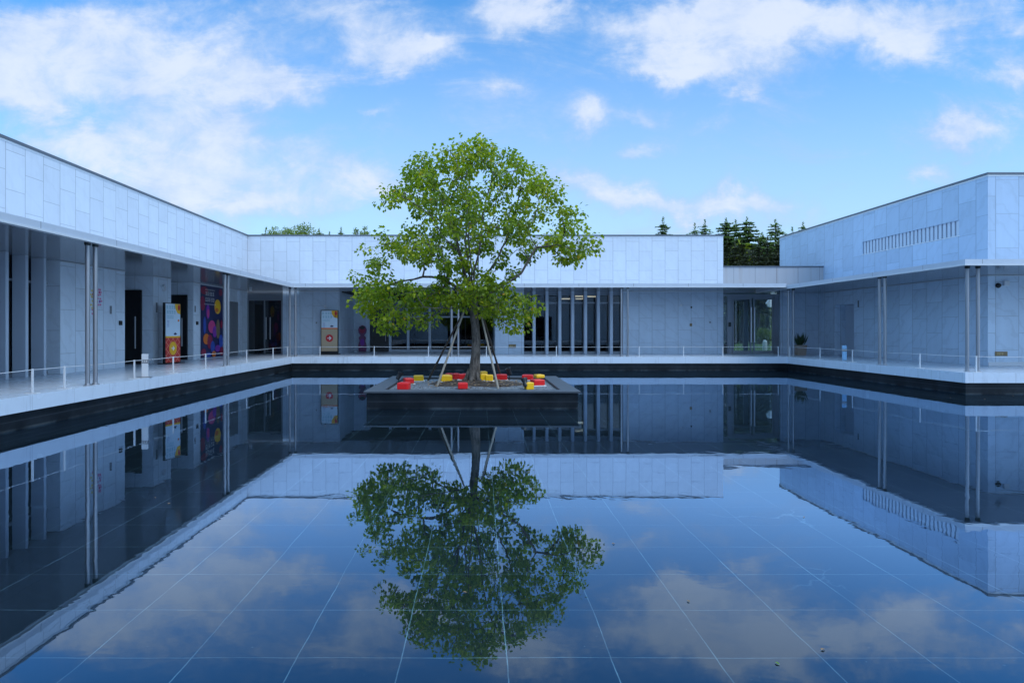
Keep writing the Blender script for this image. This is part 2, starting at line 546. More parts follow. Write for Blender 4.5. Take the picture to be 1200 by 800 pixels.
def pool_floor_mat():
    m, t, b = new_mat('dark_pool_tiles')
    pos = t.n('ShaderNodeNewGeometry').outputs['Position']
    wob = t.noise(pos, 1.6, 4, 0.6)
    p2 = t.vmath('ADD', pos, t.vmath('MULTIPLY', t.vmath('SUBTRACT', wob.outputs['Color'], (0.5, 0.5, 0.5)), (0.03, 0.03, 0)))
    X, Y, Z = t.sep(p2)
    T = 0.598
    js, cs = [], []
    for s, o in ((X, 0.148), (Y, 3.514)):
        q = t.math('DIVIDE', t.math('SUBTRACT', s, o), T)
        c = t.math('FLOOR', t.math('ADD', q, 0.0))
        f = t.math('SUBTRACT', q, c)
        d = t.math('MULTIPLY', t.math('SUBTRACT', 0.5, t.math('ABSOLUTE', t.math('SUBTRACT', f, 0.5))), T)
        js.append(t.math('SUBTRACT', 1.0, t.smooth(d, 0.0010, 0.0055)))
        cs.append(c)
    dep = t.noise(pos, 2.6, 6, 0.7)
    fade = t.noise(pos, 0.45, 3, 0.6)
    amt = t.math('MULTIPLY', t.smooth(dep.outputs[0], 0.30, 0.72), t.math('ADD', 0.35, t.math('MULTIPLY', t.smooth(fade.outputs[0], 0.38, 0.62), 0.65)))
    jm = t.math('MULTIPLY', t.math('MAXIMUM', js[0], t.math('MULTIPLY', js[1], 0.75)), t.math('ADD', 0.14, t.math('MULTIPLY', amt, 0.85)), clamp=True)
    wn = t.n('ShaderNodeTexWhiteNoise', noise_dimensions='2D')
    t.link(t.comb(cs[0], cs[1], 0.0), wn.inputs[0])
    silt = t.noise(pos, 0.8, 7, 0.68, 0.4)
    cc = t.mix(wn.outputs[0], (0.005, 0.007, 0.009), (0.012, 0.015, 0.019))
    cc = t.mix(t.math('MULTIPLY', t.smooth(silt.outputs[0], 0.48, 0.75), 0.55), cc, (0.024, 0.032, 0.040))
    # lime halo around joints and a few hairline cracks
    vor = t.n('ShaderNodeTexVoronoi', feature='DISTANCE_TO_EDGE')
    vor.inputs['Scale'].default_value = 0.55
    t.link(t.vmath('ADD', pos, t.vmath('MULTIPLY', t.noise(pos, 3.0, 5).outputs['Color'], (0.5, 0.5, 0))), vor.inputs['Vector'])
    crack = t.math('MULTIPLY', t.math('SUBTRACT', 1.0, t.smooth(vor.outputs['Distance'], 0.0, 0.006)), t.smooth(t.noise(pos, 0.5, 2).outputs[0], 0.58, 0.66))
    cc = t.mix(t.math('MULTIPLY', crack, 0.6), cc, (0.25, 0.30, 0.34))
    spk = t.noise(pos, 26.0, 2)
    cc = t.mix(t.math('MULTIPLY', t.smooth(spk.outputs[0], 0.74, 0.80), 0.35), cc, (0.30, 0.34, 0.36))
    cc = t.mix(jm, cc, (0.44, 0.55, 0.60))
    t.link(cc, b.inputs['Base Color'])
    b.inputs['Roughness'].default_value = 0.6
    b.inputs['Specular IOR Level'].default_value = 0.2
    return m


def water_mat():
    m, t, b = new_mat('still_water')
    m.node_tree.nodes.remove(b)
    out = m.node_tree.nodes['Material Output']
    pos = t.n('ShaderNodeNewGeometry').outputs['Position']
    n1 = t.noise(t.vmath('MULTIPLY', pos, (1.0, 1.35, 1.0)), 3.2, 2, 0.5, 0.4)
    n2 = t.noise(pos, 0.8, 2, 0.5)
    hgt = t.math('MULTIPLY', n1.outputs[0], t.math('ADD', 0.25, t.smooth(n2.outputs[0], 0.35, 0.7)))
    bp = t.n('ShaderNodeBump')
    bp.inputs['Strength'].default_value = 0.3
    bp.inputs['Distance'].default_value = 0.0021
    t.link(hgt, bp.inputs['Height'])
    tr = t.n('ShaderNodeBsdfTransparent')
    tr.inputs[0].default_value = (0.72, 0.86, 0.90, 1)
    gl = t.n('ShaderNodeBsdfGlossy')
    gl.inputs['Roughness'].default_value = 0.012
    gl.inputs[0].default_value = (0.62, 0.79, 1.0, 1)
    t.link(bp.outputs[0], gl.inputs['Normal'])
    fr = t.n('ShaderNodeFresnel')
    fr.inputs[0].default_value = 1.38
    mx = t.n('ShaderNodeMixShader')
    t.link(t.math('MINIMUM', t.math('MULTIPLY', fr.outputs[0], 2.4), 0.58), mx.inputs[0])
    t.link(tr.outputs[0], mx.inputs[1])
    t.link(gl.outputs[0], mx.inputs[2])
    t.link(mx.outputs[0], out.inputs[0])
    return m


def leaf_mat(name, ramp_stops, trans=0.35, rough=0.45):
    m, t, b = new_mat(name)
    at = t.n('ShaderNodeAttribute', attribute_name='tint')
    cc = t.ramp(at.outputs['Fac'], ramp_stops)
    t.link(cc, b.inputs['Base Color'])
    b.inputs['Roughness'].default_value = rough
    tl = t.n('ShaderNodeBsdfTranslucent')
    t.link(t.mix(1.0, cc, (1.25, 1.35, 0.55), 'MULTIPLY'), tl.inputs[0])
    mx = t.n('ShaderNodeMixShader')
    mx.inputs[0].default_value = trans
    t.link(b.outputs[0], mx.inputs[1])
    t.link(tl.outputs[0], mx.inputs[2])
    t.link(mx.outputs[0], m.node_tree.nodes['Material Output'].inputs[0])
    return m


def bark_mat(name, c0, c1):
    m, t, b = new_mat(name)
    pos = t.n('ShaderNodeNewGeometry').outputs['Position']
    nz = t.noise(t.vmath('MULTIPLY', pos, (9, 9, 2.2)), 2.2, 7, 0.7)
    t.link(t.mix(t.smooth(nz.outputs[0], 0.35, 0.68), c0, c1), b.inputs['Base Color'])
    b.inputs['Roughness'].default_value = 0.9
    bp = t.n('ShaderNodeBump')
    bp.inputs['Strength'].default_value = 0.8
    bp.inputs['Distance'].default_value = 0.02
    t.link(nz.outputs[0], bp.inputs['Height'])
    t.link(bp.outputs[0], b.inputs['Normal'])
    return m


def gravel_mat():
    m, t, b = new_mat('blue_grey_gravel')
    pos = t.n('ShaderNodeNewGeometry').outputs['Position']
    v = t.n('ShaderNodeTexVoronoi')
    v.inputs['Scale'].default_value = 34
    t.link(pos, v.inputs['Vector'])
    sx = t.sep(v.outputs['Color'])[0]
    cc = t.ramp(sx, [(0.0, (0.06, 0.068, 0.078)), (0.5, (0.15, 0.17, 0.20)), (1.0, (0.30, 0.32, 0.35))])
    t.link(cc, b.inputs['Base Color'])
    b.inputs['Roughness'].default_value = 0.85
    bp = t.n('ShaderNodeBump')
    bp.inputs['Strength'].default_value = 1.0
    bp.inputs['Distance'].default_value = 0.02
    bp.invert = True
    t.link(v.outputs['Distance'], bp.inputs['Height'])
    t.link(bp.outputs[0], b.inputs['Normal'])
    return m


def grass_mat():
    m, t, b = new_mat('lawn')
    pos = t.n('ShaderNodeNewGeometry').outputs['Position']
    nz = t.noise(pos, 0.35, 8, 0.7)
    cc = t.ramp(nz.outputs[0], [(0.3, (0.045, 0.085, 0.018)), (0.55, (0.085, 0.135, 0.028)), (0.75, (0.15, 0.16, 0.05))])
    t.link(cc, b.inputs['Base Color'])
    b.inputs['Roughness'].default_value = 0.95
    return m


M['deck'] = deck_mat()
M['blackwall'] = black_wall_mat()
M['poolfloor'] = pool_floor_mat()
M['water'] = water_mat()
M['gravel'] = gravel_mat()
M['grass'] = grass_mat()
M['granite'] = plain('dark_granite', (0.060, 0.066, 0.075), 0.38, 0, 0.3, 9.0, bump=0.15)
M['granite_top'] = plain('grey_granite_top', (0.060, 0.070, 0.085), 0.42, 0, 0.25, 12.0, bump=0.15)
M['soil'] = plain('dry_leaf_litter_soil', (0.060, 0.042, 0.032), 0.95, 0, 0.6, 14.0, bump=1.0)
M['bark'] = bark_mat('ridged_bark', (0.045, 0.036, 0.030), (0.17, 0.145, 0.125))
M['pinebark'] = bark_mat('pine_bark', (0.035, 0.026, 0.020), (0.10, 0.075, 0.055))
M['leaf'] = leaf_mat('tallow_leaves', [(0.0, (0.065, 0.120, 0.008)), (0.35, (0.190, 0.275, 0.010)), (0.7, (0.380, 0.430, 0.014)),
                                       (0.93, (0.50, 0.48, 0.018)), (1.0, (0.56, 0.30, 0.03))], 0.45)
M['needle'] = leaf_mat('cedar_needles', [(0.0, (0.075, 0.130, 0.080)), (0.55, (0.19, 0.27, 0.145)), (1.0, (0.42, 0.49, 0.27))], 0.42, 0.6)
M['needle_light'] = leaf_mat('young_cedar_needles', [(0.0, (0.26, 0.30, 0.04)), (1.0, (0.52, 0.55, 0.10))], 0.3, 0.6)
M['bush'] = leaf_mat('bamboo_leaves', [(0.0, (0.08, 0.14, 0.02)), (0.6, (0.20, 0.27, 0.035)), (1.0, (0.36, 0.36, 0.08))], 0.3)
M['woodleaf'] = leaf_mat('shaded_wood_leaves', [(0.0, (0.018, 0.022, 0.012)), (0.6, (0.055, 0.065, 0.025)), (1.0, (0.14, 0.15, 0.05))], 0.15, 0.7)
M['snake'] = leaf_mat('snake_plant_leaves', [(0.0, (0.012, 0.035, 0.012)), (1.0, (0.045, 0.085, 0.03))], 0.1, 0.35)
M['red'] = plain('red_block_plastic', (0.74, 0.012, 0.012), 0.38, 0, 0.10, 5.0)
M['yellow'] = plain('yellow_block_plastic', (0.90, 0.52, 0.006), 0.38, 0, 0.08, 5.0)
M['pole_light'] = plain('pale_bamboo', (0.26, 0.23, 0.19), 0.6, 0, 0.3, 7.0)
M['pole_dark'] = plain('weathered_bamboo', (0.075, 0.058, 0.045), 0.7, 0, 0.3, 7.0)
M['black'] = plain('black_plastic', (0.014, 0.015, 0.017), 0.4)
M['pot'] = plain('tan_clay', (0.33, 0.26, 0.21), 0.8, 0, 0.15)
M['tan'] = plain('kraft_board', (0.50, 0.37, 0.24), 0.7, 0, 0.05)
M['panelwhite'] = plain('pale_blue_print', (0.62, 0.74, 0.84), 0.35, 0, 0.05, 3.0)
M['teal'] = plain('teal_print', (0.09, 0.42, 0.52), 0.4)
M['orange'] = plain('orange_print', (0.72, 0.17, 0.02), 0.4)
M['amber'] = plain('amber_print', (0.88, 0.47, 0.02), 0.4)
M['printred'] = plain('red_print', (0.58, 0.02, 0.03), 0.4)
M['navy'] = plain('navy_print', (0.014, 0.015, 0.085), 0.3, 0, 0.7, 1.5)
M['pink'] = plain('magenta_print', (0.62, 0.05, 0.22), 0.35, 0, 0.3, 4)
M['purple'] = plain('violet_print', (0.22, 0.03, 0.36), 0.35, 0, 0.4, 4)
M['blueprint'] = plain('blue_print', (0.03, 0.08, 0.42), 0.35, 0, 0.4, 4)
M['crimson'] = plain('crimson_print', (0.30, 0.01, 0.05), 0.35, 0, 0.5, 4)
M['petal_pink'] = plain('soft_pink_print', (0.72, 0.26, 0.42), 0.5, 0, 0.15, 8)
M['petal_yellow'] = plain('soft_yellow_print', (0.80, 0.64, 0.22), 0.5, 0, 0.15, 8)
M['plum'] = plain('dark_plum_print', (0.17, 0.045, 0.13), 0.4, 0, 0.4, 6)
M['bronze'] = plain('bronze_plaque', (0.24, 0.17, 0.09), 0.4, 0.3, 0.1)
M['brass'] = plain('brass_letters', (0.60, 0.47, 0.22), 0.35, 0.6, 0.1)
M['paleblue'] = plain('pale_blue_paint', (0.30, 0.55, 0.80), 0.4)
M['greypaint'] = plain('grey_paint', (0.20, 0.21, 0.23), 0.4)
M['dryleaf'] = plain('fallen_leaf_brown', (0.26, 0.16, 0.08), 0.7, 0, 0.3, 20)
M['greenleaf'] = plain('fallen_leaf_green', (0.12, 0.22, 0.03), 0.6, 0, 0.2, 20)


def lattice_mat():
    m, t, b = new_mat('red_lattice_print')
    pos = t.n('ShaderNodeTexCoord').outputs['Object']
    X, Y, Z = t.sep(pos)
    v = []
    for s in (1, -1):
        q = t.math('FRACT', t.math('ADD', t.math('DIVIDE', t.math('ADD', Y, t.math('MULTIPLY', Z, s)), 0.24), 20.0))
        v.append(t.math('SUBTRACT', 1.0, t.smooth(t.math('ABSOLUTE', t.math('SUBTRACT', q, 0.5)), 0.05, 0.10)))
    t.link(t.mix(t.math('MULTIPLY', t.math('MAXIMUM', v[0], v[1]), 0.75), (0.55, 0.03, 0.025), (0.80, 0.26, 0.16)), b.inputs['Base Color'])
    b.inputs['Roughness'].default_value = 0.4
    return m


M['lattice'] = lattice_mat()

m_, t_, b_ = new_mat('lit_tube')
b_.inputs['Base Color'].default_value = (0.8, 0.75, 0.6, 1)
b_.inputs['Emission Color'].default_value = (1.0, 0.80, 0.52, 1)
b_.inputs['Emission Strength'].default_value = 3.0
M['lamp'] = m_

# ------------------------------------------------------------------ ground, pool, deck
XL, YB, XR, YC = -8.42, 27.60, 13.75, 17.47          # pool edges: left, far, right, and the step of the right deck
WL, WB, WR, WF = -11.60, 30.70, 17.10, 20.76          # wall planes: left, far, right, front of the right wing
ZD, ZF = 0.615, 0.325                                 # deck top and underside of its fascia
Y0, XE = 1.75, 34.0                                   # near edge of the pool, far right end

g = MB()
a0, a1, b0, b1, BIG, zg = -26.0, 36.0, -14.0, 34.95, 900.0, 0.50
ring = [(-BIG, -BIG), (BIG, -BIG), (BIG, BIG), (-BIG, BIG), (a0, b0), (a1, b0), (a1, b1), (a0, b1)]
g.add([(x, y, zg) for x, y in ring], [(0, 1, 5, 4), (1, 2, 6, 5), (2, 3, 7, 6), (3, 0, 4, 7)])
tag(g.build('ground', M['grass']), kind='structure')

MB().add([(XL - .3, Y0 - .3, -0.03), (XE, Y0 - .3, -0.03), (XE, YB + .3, -0.03), (XL - .3, YB + .3, -0.03)], [(0, 1, 2, 3)])
pf = MB().add([(XL - .3, Y0 - .3, -0.03), (XE, Y0 - .3, -0.03), (XE, YB + .3, -0.03), (XL - .3, YB + .3, -0.03)], [(0, 1, 2, 3)])
tag(pf.build('pool_floor', M['poolfloor']), kind='structure')
wt = MB().add([(XL - .2, Y0 - .2, 0), (XE - .1, Y0 - .2, 0), (XE - .1, YB + .2, 0), (XL - .2, YB + .2, 0)], [(0, 1, 2, 3)])
tag(wt.build('water', M['water']), kind='structure')

d = MB()
d.box(-26, XL, -14, 34.9, ZF, ZD)                     # left walk
d.box(XL, XR, YB, 34.9, ZF, ZD)                       # far walk
d.box(XR, 36, YC, 34.9, ZF, ZD)                       # right walk
d.box(XL, 36, -14, Y0, ZF, ZD)                        # near walk under the photographer
tag(d.build('deck', M['deck']), kind='structure')
k = MB()
r_ = 0.07
k.box(-26, XL - r_, -13.9, 34.8, -0.1, ZF - .002)
k.box(XL - r_, XR + r_, YB + r_, 34.8, -0.1, ZF - .002)
k.box(XR + r_, 35.9, YC + r_, 34.8, -0.1, ZF - .002)
k.box(XL - r_, 35.9, -13.9, Y0 - r_, -0.1, ZF - .002)
tag(k.build('pool_wall', M['blackwall']), kind='structure')

# ------------------------------------------------------------------ building helpers
ZS = 3.745                                            # soffit level


def column_pair(parent, pts, ztop):
    for (x, y) in pts:
        c = MB().tube([(x, y, ZD), (x, y, ztop)], 0.046, 14).build('column', M['steel'], parent, smooth=True)
        MB().lathe([(0.085, 0), (0.085, .012), (0.058, .02), (0.052, .05)], (x, y, ZD), 16).build('base_plate', M['steel'], c)
        MB().lathe([(0.050, 0), (0.064, .02), (0.064, .07)], (x, y, ztop - .072), 16).build('bracket', M['darksteel'], c)


def handle(parent, x, y, z0, z1, nx, ny, mat='steel', wdt=0.02):
    """long bar handle standing off the leaf along (nx, ny)"""
    m = MB()
    m.tube([(x + nx * .06, y + ny * .06, z0), (x + nx * .06, y + ny * .06, z1)], wdt, 10)
    for z in (z0 + .12, z1 - .12):
        m.tube([(x, y, z), (x + nx * .06, y + ny * .06, z)], 0.010, 6)
    m.build('handle', M[mat], parent)


# ------------------------------------------------------------------ left wing
lw = thing('gallery_wing', (-16, 10, ZD), 'long pale stone wing on the left side, with two black doors under its canopy', 'building')
MB().box(-26, WL, -14, 38.0, ZS + .16, 6.48).build('wall', M['clad'], lw)
cp = MB()
cp.box(WL - .5, WL + .035, -14, WB + .04, 6.485, 6.555)
cp.build('coping', M['coping'], lw)
MB().box(WL - .4, WL + .012, -14, WB, 6.43, 6.484).build('coping_flashing', M['trim'], lw)
MB().box(-26, WL - .6, -14, 38, 6.482, 6.50).build('roof', M['greypaint'], lw)
MB().box(WL - 1.2, XL + .03, -14, YB - .02, 3.765, 3.90).build('canopy', M['fascia'], lw)
MB().box(XL - .09, XL + .045, -14, YB - .06, 3.722, 3.762).build('canopy_lip', M['trim'], lw)
MB().box(-14.5, XL - .095, -14, YB + 3.0, ZS, ZS + .018).build('soffit', M['soffit'], lw)
# solid piers
Z0, Z1 = ZD + .002, ZS - .003
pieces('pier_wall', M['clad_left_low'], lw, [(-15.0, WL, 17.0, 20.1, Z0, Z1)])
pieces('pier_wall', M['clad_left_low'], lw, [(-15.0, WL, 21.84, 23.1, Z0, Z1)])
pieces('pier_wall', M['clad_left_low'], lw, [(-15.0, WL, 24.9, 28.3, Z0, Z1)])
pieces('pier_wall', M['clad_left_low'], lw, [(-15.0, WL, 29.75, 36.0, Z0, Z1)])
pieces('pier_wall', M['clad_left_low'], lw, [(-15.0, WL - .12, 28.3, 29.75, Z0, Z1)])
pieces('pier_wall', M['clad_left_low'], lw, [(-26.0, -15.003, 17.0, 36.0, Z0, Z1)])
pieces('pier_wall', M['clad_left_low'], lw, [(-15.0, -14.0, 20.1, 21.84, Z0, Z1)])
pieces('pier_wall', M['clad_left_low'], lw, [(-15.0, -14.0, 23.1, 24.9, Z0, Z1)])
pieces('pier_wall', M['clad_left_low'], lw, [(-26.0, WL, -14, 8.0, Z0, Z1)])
for (y0, y1) in ((17.0, 20.1), (21.84, 23.1), (24.9, 30.65)):
    pieces('ceiling_trim', M['trim'], lw, [(WL + .002, WL + .014, y0, y1, ZS - .035, ZS - .006)])
# fins and glazing of the near window band
for i in range(14):
    y = 16.42 - .66 * i
    MB().box(-11.94, WL, y - .05, y + .05, Z0, Z1).build('fin', M['fin'], lw)
gz = MB().box(-11.98, -11.965, 8.0, 17.0, Z0, Z1).build('window', M['glass_dark'], lw)
for (za, zb_) in ((Z0, Z0 + .10), (3.08, 3.14)):
    MB().box(-12.02, -11.945, 8.0, 17.0, za, zb_).build('transom', M['frame'], gz)
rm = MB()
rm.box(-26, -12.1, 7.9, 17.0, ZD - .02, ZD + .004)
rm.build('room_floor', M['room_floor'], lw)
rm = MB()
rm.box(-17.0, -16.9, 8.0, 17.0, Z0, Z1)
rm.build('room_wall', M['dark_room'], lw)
# black pivot doors on the far sides of the two recesses
for (yd, xr) in ((21.84, -12.03), (24.90, -11.87)):
    dr = MB().box(xr - 1.15, xr, yd - .05, yd + .01, Z0, 3.19).build('door', M['doorblack'], lw)
    fm = MB()
    fm.box(xr + .003, xr + .04, yd - .07, yd + .01, Z0, 3.235)
    fm.box(xr - 1.3, xr + .003, yd - .07, yd + .01, 3.193, 3.235)
    fm.build('door_frame', M['blackframe'], dr)
    handle(dr, xr - .15, yd - .05, 1.17, 2.30, 0, -1, 'steel', 0.028)
# pale service door in the niche near the corner
sd = MB()
for (y0, y1) in ((28.36, 28.99), (29.02, 29.68)):
    sd.box(WL - .118, WL - .075, y0, y1, Z0 + .01, 3.15)
sd.build('service_door', M['greypaint'], lw)
column_pair(lw, [(-8.57, 13.44), (-8.57, 13.71), (-8.57, 20.65), (-8.57, 20.92)], ZS)
# wall devices of the left wing
for (y, z0, z1, h) in ((19.83, 1.98, 2.12, .035), (25.2, 2.03, 2.17, .035)):
    MB().box(WL, WL + .04, y - .07, y + .07, z0, z1).build('card_reader', M['black'], lw, bevel=.006)
MB().box(WL, WL + .02, 19.28, 19.36, 2.33, 2.58).build('wall_plate', M['greypaint'], lw)
MB().box(WL, WL + .02, 22.02, 22.10, 2.45, 2.80).build('wall_plate', M['greypaint'], lw)
MB().box(WL, WL + .02, 25.0, 25.07, 2.55, 2.80).build('wall_plate', M['greypaint'], lw)
MB().lathe([(.13, 0), (.13, .03), (.11, .05)], n=16, M=Matrix.Translation((WL, 22.55, 3.35)) @ Matrix.Rotation(R(90), 4, 'Y')).build('speaker', M['trim'], lw)
MB().lathe([(.07, -.05), (.075, 0), (.05, .03)], (-10.9, 29.2, ZS - .035), 14).build('ceiling_camera', M['whitepaint'], lw)

# ------------------------------------------------------------------ far wing
bw = thing('gallery_wing', (0, 33, ZD), 'low pale stone wing closing the far side of the pool, behind the leafy tree', 'building')
XQ = px(847.5, WB)                                    # right end of the far wing's attic
MB().box(WL + .002, XQ, WB, 44.0, ZS + .16, 6.48).build('wall', M['clad'], bw)
MB().box(WL + .04, XQ + .03, WB - .035, WB + .5, 6.485, 6.555).build('coping', M['coping'], bw)
MB().box(WL + .015, XQ, WB - .012, WB + .4, 6.43, 6.484).build('coping_flashing', M['trim'], bw)
MB().box(WL + .1, XQ - .05, WB + .55, 44, 6.482, 6.50).build('roof', M['greypaint'], bw)
MB().box(XL - .6, XR - .05, YB - .02, WB + .8, 3.765, 3.90).build('canopy', M['fascia'], bw)
MB().box(XL + .05, XR - .05, YB - .045, YB + .09, 3.722, 3.762).build('canopy_lip', M['trim'], bw)
MB().box(XL - .1, XR - .06, YB + .095, 37.0, ZS, ZS + .018).build('soffit', M['soffit'], bw)
XA, XB_, XC, XD_ = -7.02, .72, 2.17, 7.12             # recess, stone, fin window, stone
YG = 34.2                                             # glazing at the back of the recess
pieces('pier_wall', M['clad_low'], bw, [(-9.85, XA, WB, YG + .8, Z0, Z1)])
pieces('pier_wall', M['clad_low'], bw, [(XB_, XC, WB, YG + .8, Z0, Z1)])
pieces('pier_wall', M['clad_low'], bw, [(XD_, XQ, WB, YG + .8, Z0, Z1)])
pieces('pier_wall', M['clad_low'], bw, [(XA, -6.15, YG, YG + .8, Z0, Z1)])
for (x0, x1) in ((-9.85, XA), (XB_, XC), (XD_, XQ)):
    pieces('ceiling_trim', M['trim'], bw, [(x0, x1, WB - .014, WB - .002, ZS - .035, ZS - .006)])
# recess: black door leaf, glazing bays and mullions
dr = MB().box(-6.12, -5.12, YG + .02, YG + .07, Z0, 3.2).build('door', M['doorblack'], bw)
handle(dr, -5.26, YG + .02, 1.2, 2.2, 0, -1)
for (x0, x1) in ((-5.0, -4.0), (-4.0, -2.8), (-2.8, -1.6), (-1.6, -.4), (-.4, .70)):
    wd = MB().box(x0, x1, YG + .05, YG + .07, Z0, Z1).build('window', M['glass_dark'], bw)
    fm = MB()
    fm.box(x0 - .07, x0 + .07, YG - .10, YG + .10, Z0, Z1)
    fm.build('mullion', M['fin'], wd)
    for (za, zb_) in ((2.50, 2.58), (Z0, Z0 + .10)):
        MB().box(x0 + .071, x1 - .071, YG - .02, YG + .10, za, zb_).build('transom', M['fin'], wd)
# fin window
fx = 2.68
for i in range(8):
    x = fx + .642 * i
    MB().box(x - .07, x + .07, WB + .004, WB + .40, Z0, Z1).build('fin', M['fin'], bw)
    wd = MB().box(max(XC, x - .572), x - .07, WB + .41, WB + .425, Z0, Z1).build('window', M['glass_dark'], bw)
    fm = MB()
    xa, xb = max(XC, x - .572) + .001, x - .071
    for (za, zb_) in ((3.56, Z1), (3.14, 3.22), (Z0, Z0 + .12)):
        MB().box(xa, xb, WB + .36, WB + .405, za, zb_).build('transom', M['frame'], wd)
# room behind
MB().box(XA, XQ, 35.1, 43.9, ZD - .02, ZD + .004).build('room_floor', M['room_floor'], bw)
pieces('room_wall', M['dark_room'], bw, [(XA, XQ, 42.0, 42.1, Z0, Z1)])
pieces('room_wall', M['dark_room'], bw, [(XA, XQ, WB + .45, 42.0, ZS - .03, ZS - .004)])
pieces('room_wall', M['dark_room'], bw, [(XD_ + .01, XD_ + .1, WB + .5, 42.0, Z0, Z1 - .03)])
for (x, y, s, h) in ((2.9, 37, .5, 1.1), (4.0, 36.2, .7, .8), (5.2, 38, .5, 1.5), (6.3, 37, .8, .9), (-4.4, 37, .8, 1.0), (-2.2, 38, .6, 1.6), (-.6, 37, .7, .9)):
    pieces('display_plinth', M['room_floor'], bw, [(x - s / 2, x + s / 2, y, y + s, ZD + .005, ZD + h)])
# glass door in the left corner, facing the camera
gd = MB().box(WL + .05, -9.86, WB + .02, WB + .04, Z0, 3.28).build('door', M['glass_dark'], bw)
fm = MB()
fm.box(WL + .006, WL + .06, WB - .03, WB + .07, Z0, Z1)
fm.box(-9.92, -9.853, WB - .03, WB + .07, Z0, Z1)
fm.box(WL + .061, -9.921, WB - .03, WB + .07, 3.28, Z1)
fm.box(-10.79, -10.73, WB - .02, WB + .06, Z0, 3.279)
fm.build('door_frame', M['frame'], gd)
for x in (px(312.5, WB), px(317.2, WB)):
    handle(gd, x, WB - .02, 1.35, 2.45, 0, -1, 'steel', .03)
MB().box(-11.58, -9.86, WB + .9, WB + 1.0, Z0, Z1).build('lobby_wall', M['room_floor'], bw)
column_pair(bw, [(-8.62, 27.86), (-8.36, 27.86), (-1.30, 27.8), (-1.0, 27.8), (6.36, 27.8), (6.65, 27.8)], ZS)
for (xx, yy, s, mname) in ((px(381, WB), 2.9, .12, 'trim'), (px(345.8, WB), 2.98, .06, 'black'), (px(346.6, WB), 2.02, .10, 'greypaint'),
                           (px(371, WB), 2.14, .06, 'greypaint'), (px(798, WB), 2.98, .09, 'trim'), (px(810, WB), 2.90, .07, 'black'),
                           (px(809.5, WB), 2.0, .11, 'bronze'), (px(832, WB), 2.16, .06, 'greypaint')):
    MB().box(xx - s / 2, xx + s / 2, WB - .04, WB, yy, yy + s * 1.3).build('wall_device', M[mname], bw, bevel=.008)

# ------------------------------------------------------------------ glazed link
lk = thing('glazed_link', (14.6, 32, ZD), 'low glazed link with metal parapet and double glass doors joining the far and right wings', 'building')
MB().box(XQ + .004, WR - .004, WB + .01, 34.6, 3.92, 4.94).build('wall', M['linkmetal'], lk)
MB().box(XQ + .034, WR - .004, WB - .03, 34.6, 4.945, 5.0).build('coping', M['coping'], lk)
MB().box(XR - .045, WR - .01, WB + .05, 34.6, ZS + .02, 3.915).build('ceiling', M['soffit'], lk)
XP0, XP1 = px(914.5, WB), px(928, WB)
p = MB().box(XP0, XP1, WB, WB + .35, Z0, Z1)
p.build('pillar', M['clad_low'], lk)
MB().box(XP1 + .003, WR - .003, WB + .28, WB + .6, Z0, Z1).build('side_wall', M['clad_low'], lk)
for (yy, lab) in ((WB + .06, 0), (34.3, 1)):
    ga = MB().box(XQ, XP0 + (0 if not lab else 1.2), yy + .03, yy + .045, Z0, ZS).build('window', M['glass_clear'], lk)
    fm = MB()
    w0 = XP0 if not lab else XP0 + 1.2
    fm.box(XQ + .001, w0, yy, yy + .09, 3.50, 3.60)
    fm.box(XQ + .001, w0, yy, yy + .09, 3.67, ZS)
    for (xa, xb) in ((XQ + .001, XQ + .05), (px(853, WB), px(858.5, WB)), (px(908, WB), px(913.5, WB))):
        fm.box(xa, xb, yy + .002, yy + .088, Z0, 3.499)
    fm.box(px(858.6, WB), px(907.9, WB), yy + .002, yy + .088, 3.42, 3.498)
    fm.build('frame', M['frame'], ga)
    if not lab:
        for (xa, xb) in ((px(859, WB), px(881.4, WB)), (px(883.6, WB), px(907.6, WB))):
            lf = MB()
            lf.box(xa, xa + .07, yy + .01, yy + .08, Z0 + .02, 3.415)
            lf.box(xb - .07, xb, yy + .01, yy + .08, Z0 + .02, 3.415)
            lf.box(xa + .071, xb - .071, yy + .01, yy + .08, Z0 + .02, Z0 + .16)
            lf.box(xa + .071, xb - .071, yy + .01, yy + .08, 3.33, 3.415)
            lf = lf.build('door', M['frame'], lk)
            hx = xb - .035 if xa < px(870, WB) else xa + .035
            handle(lf, hx, yy + .01, 1.20, 2.95, 0, -1, 'trim', .03)
MB().box(px(855.6, WB) - .06, px(855.6, WB) + .06, WB + .02, WB + .058, 1.98, 2.20).build('card_reader', M['black'], lk)
MB().box(px(919, WB), px(924, WB), WB - .03, WB, 3.50, 3.66).build('wall_device', M['trim'], lk)

# ------------------------------------------------------------------ right wing
rw = thing('gallery_wing', (24, 28, ZD), 'taller bluish stone wing on the right with a slit louvre high on its wall', 'building')
YE, ZT = 35.2, 7.05
LY0, LY1, LZ0, LZ1 = 22.0, 27.56, 5.20, 5.745
p = MB()
zb = 3.835
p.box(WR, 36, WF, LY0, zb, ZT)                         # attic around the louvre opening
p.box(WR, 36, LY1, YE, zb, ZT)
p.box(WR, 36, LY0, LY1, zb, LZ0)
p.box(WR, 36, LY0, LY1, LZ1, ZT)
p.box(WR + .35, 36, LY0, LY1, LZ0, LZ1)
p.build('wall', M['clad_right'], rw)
lv = MB()
n = 26
for i in range(n):
    y = LY0 + (i + .5) * (LY1 - LY0) / n
    lv.box(WR + .03, WR + .30, y - .068, y + .068, LZ0 + .002, LZ1 - .002)
lo = lv.build('louvre', M['fin'], rw)
MB().box(WR - .01, WR + .02, LY0 - .03, LY1 + .03, LZ0 - .03, LZ0 - .002).build('sill', M['trim'], lo)
cp = MB()
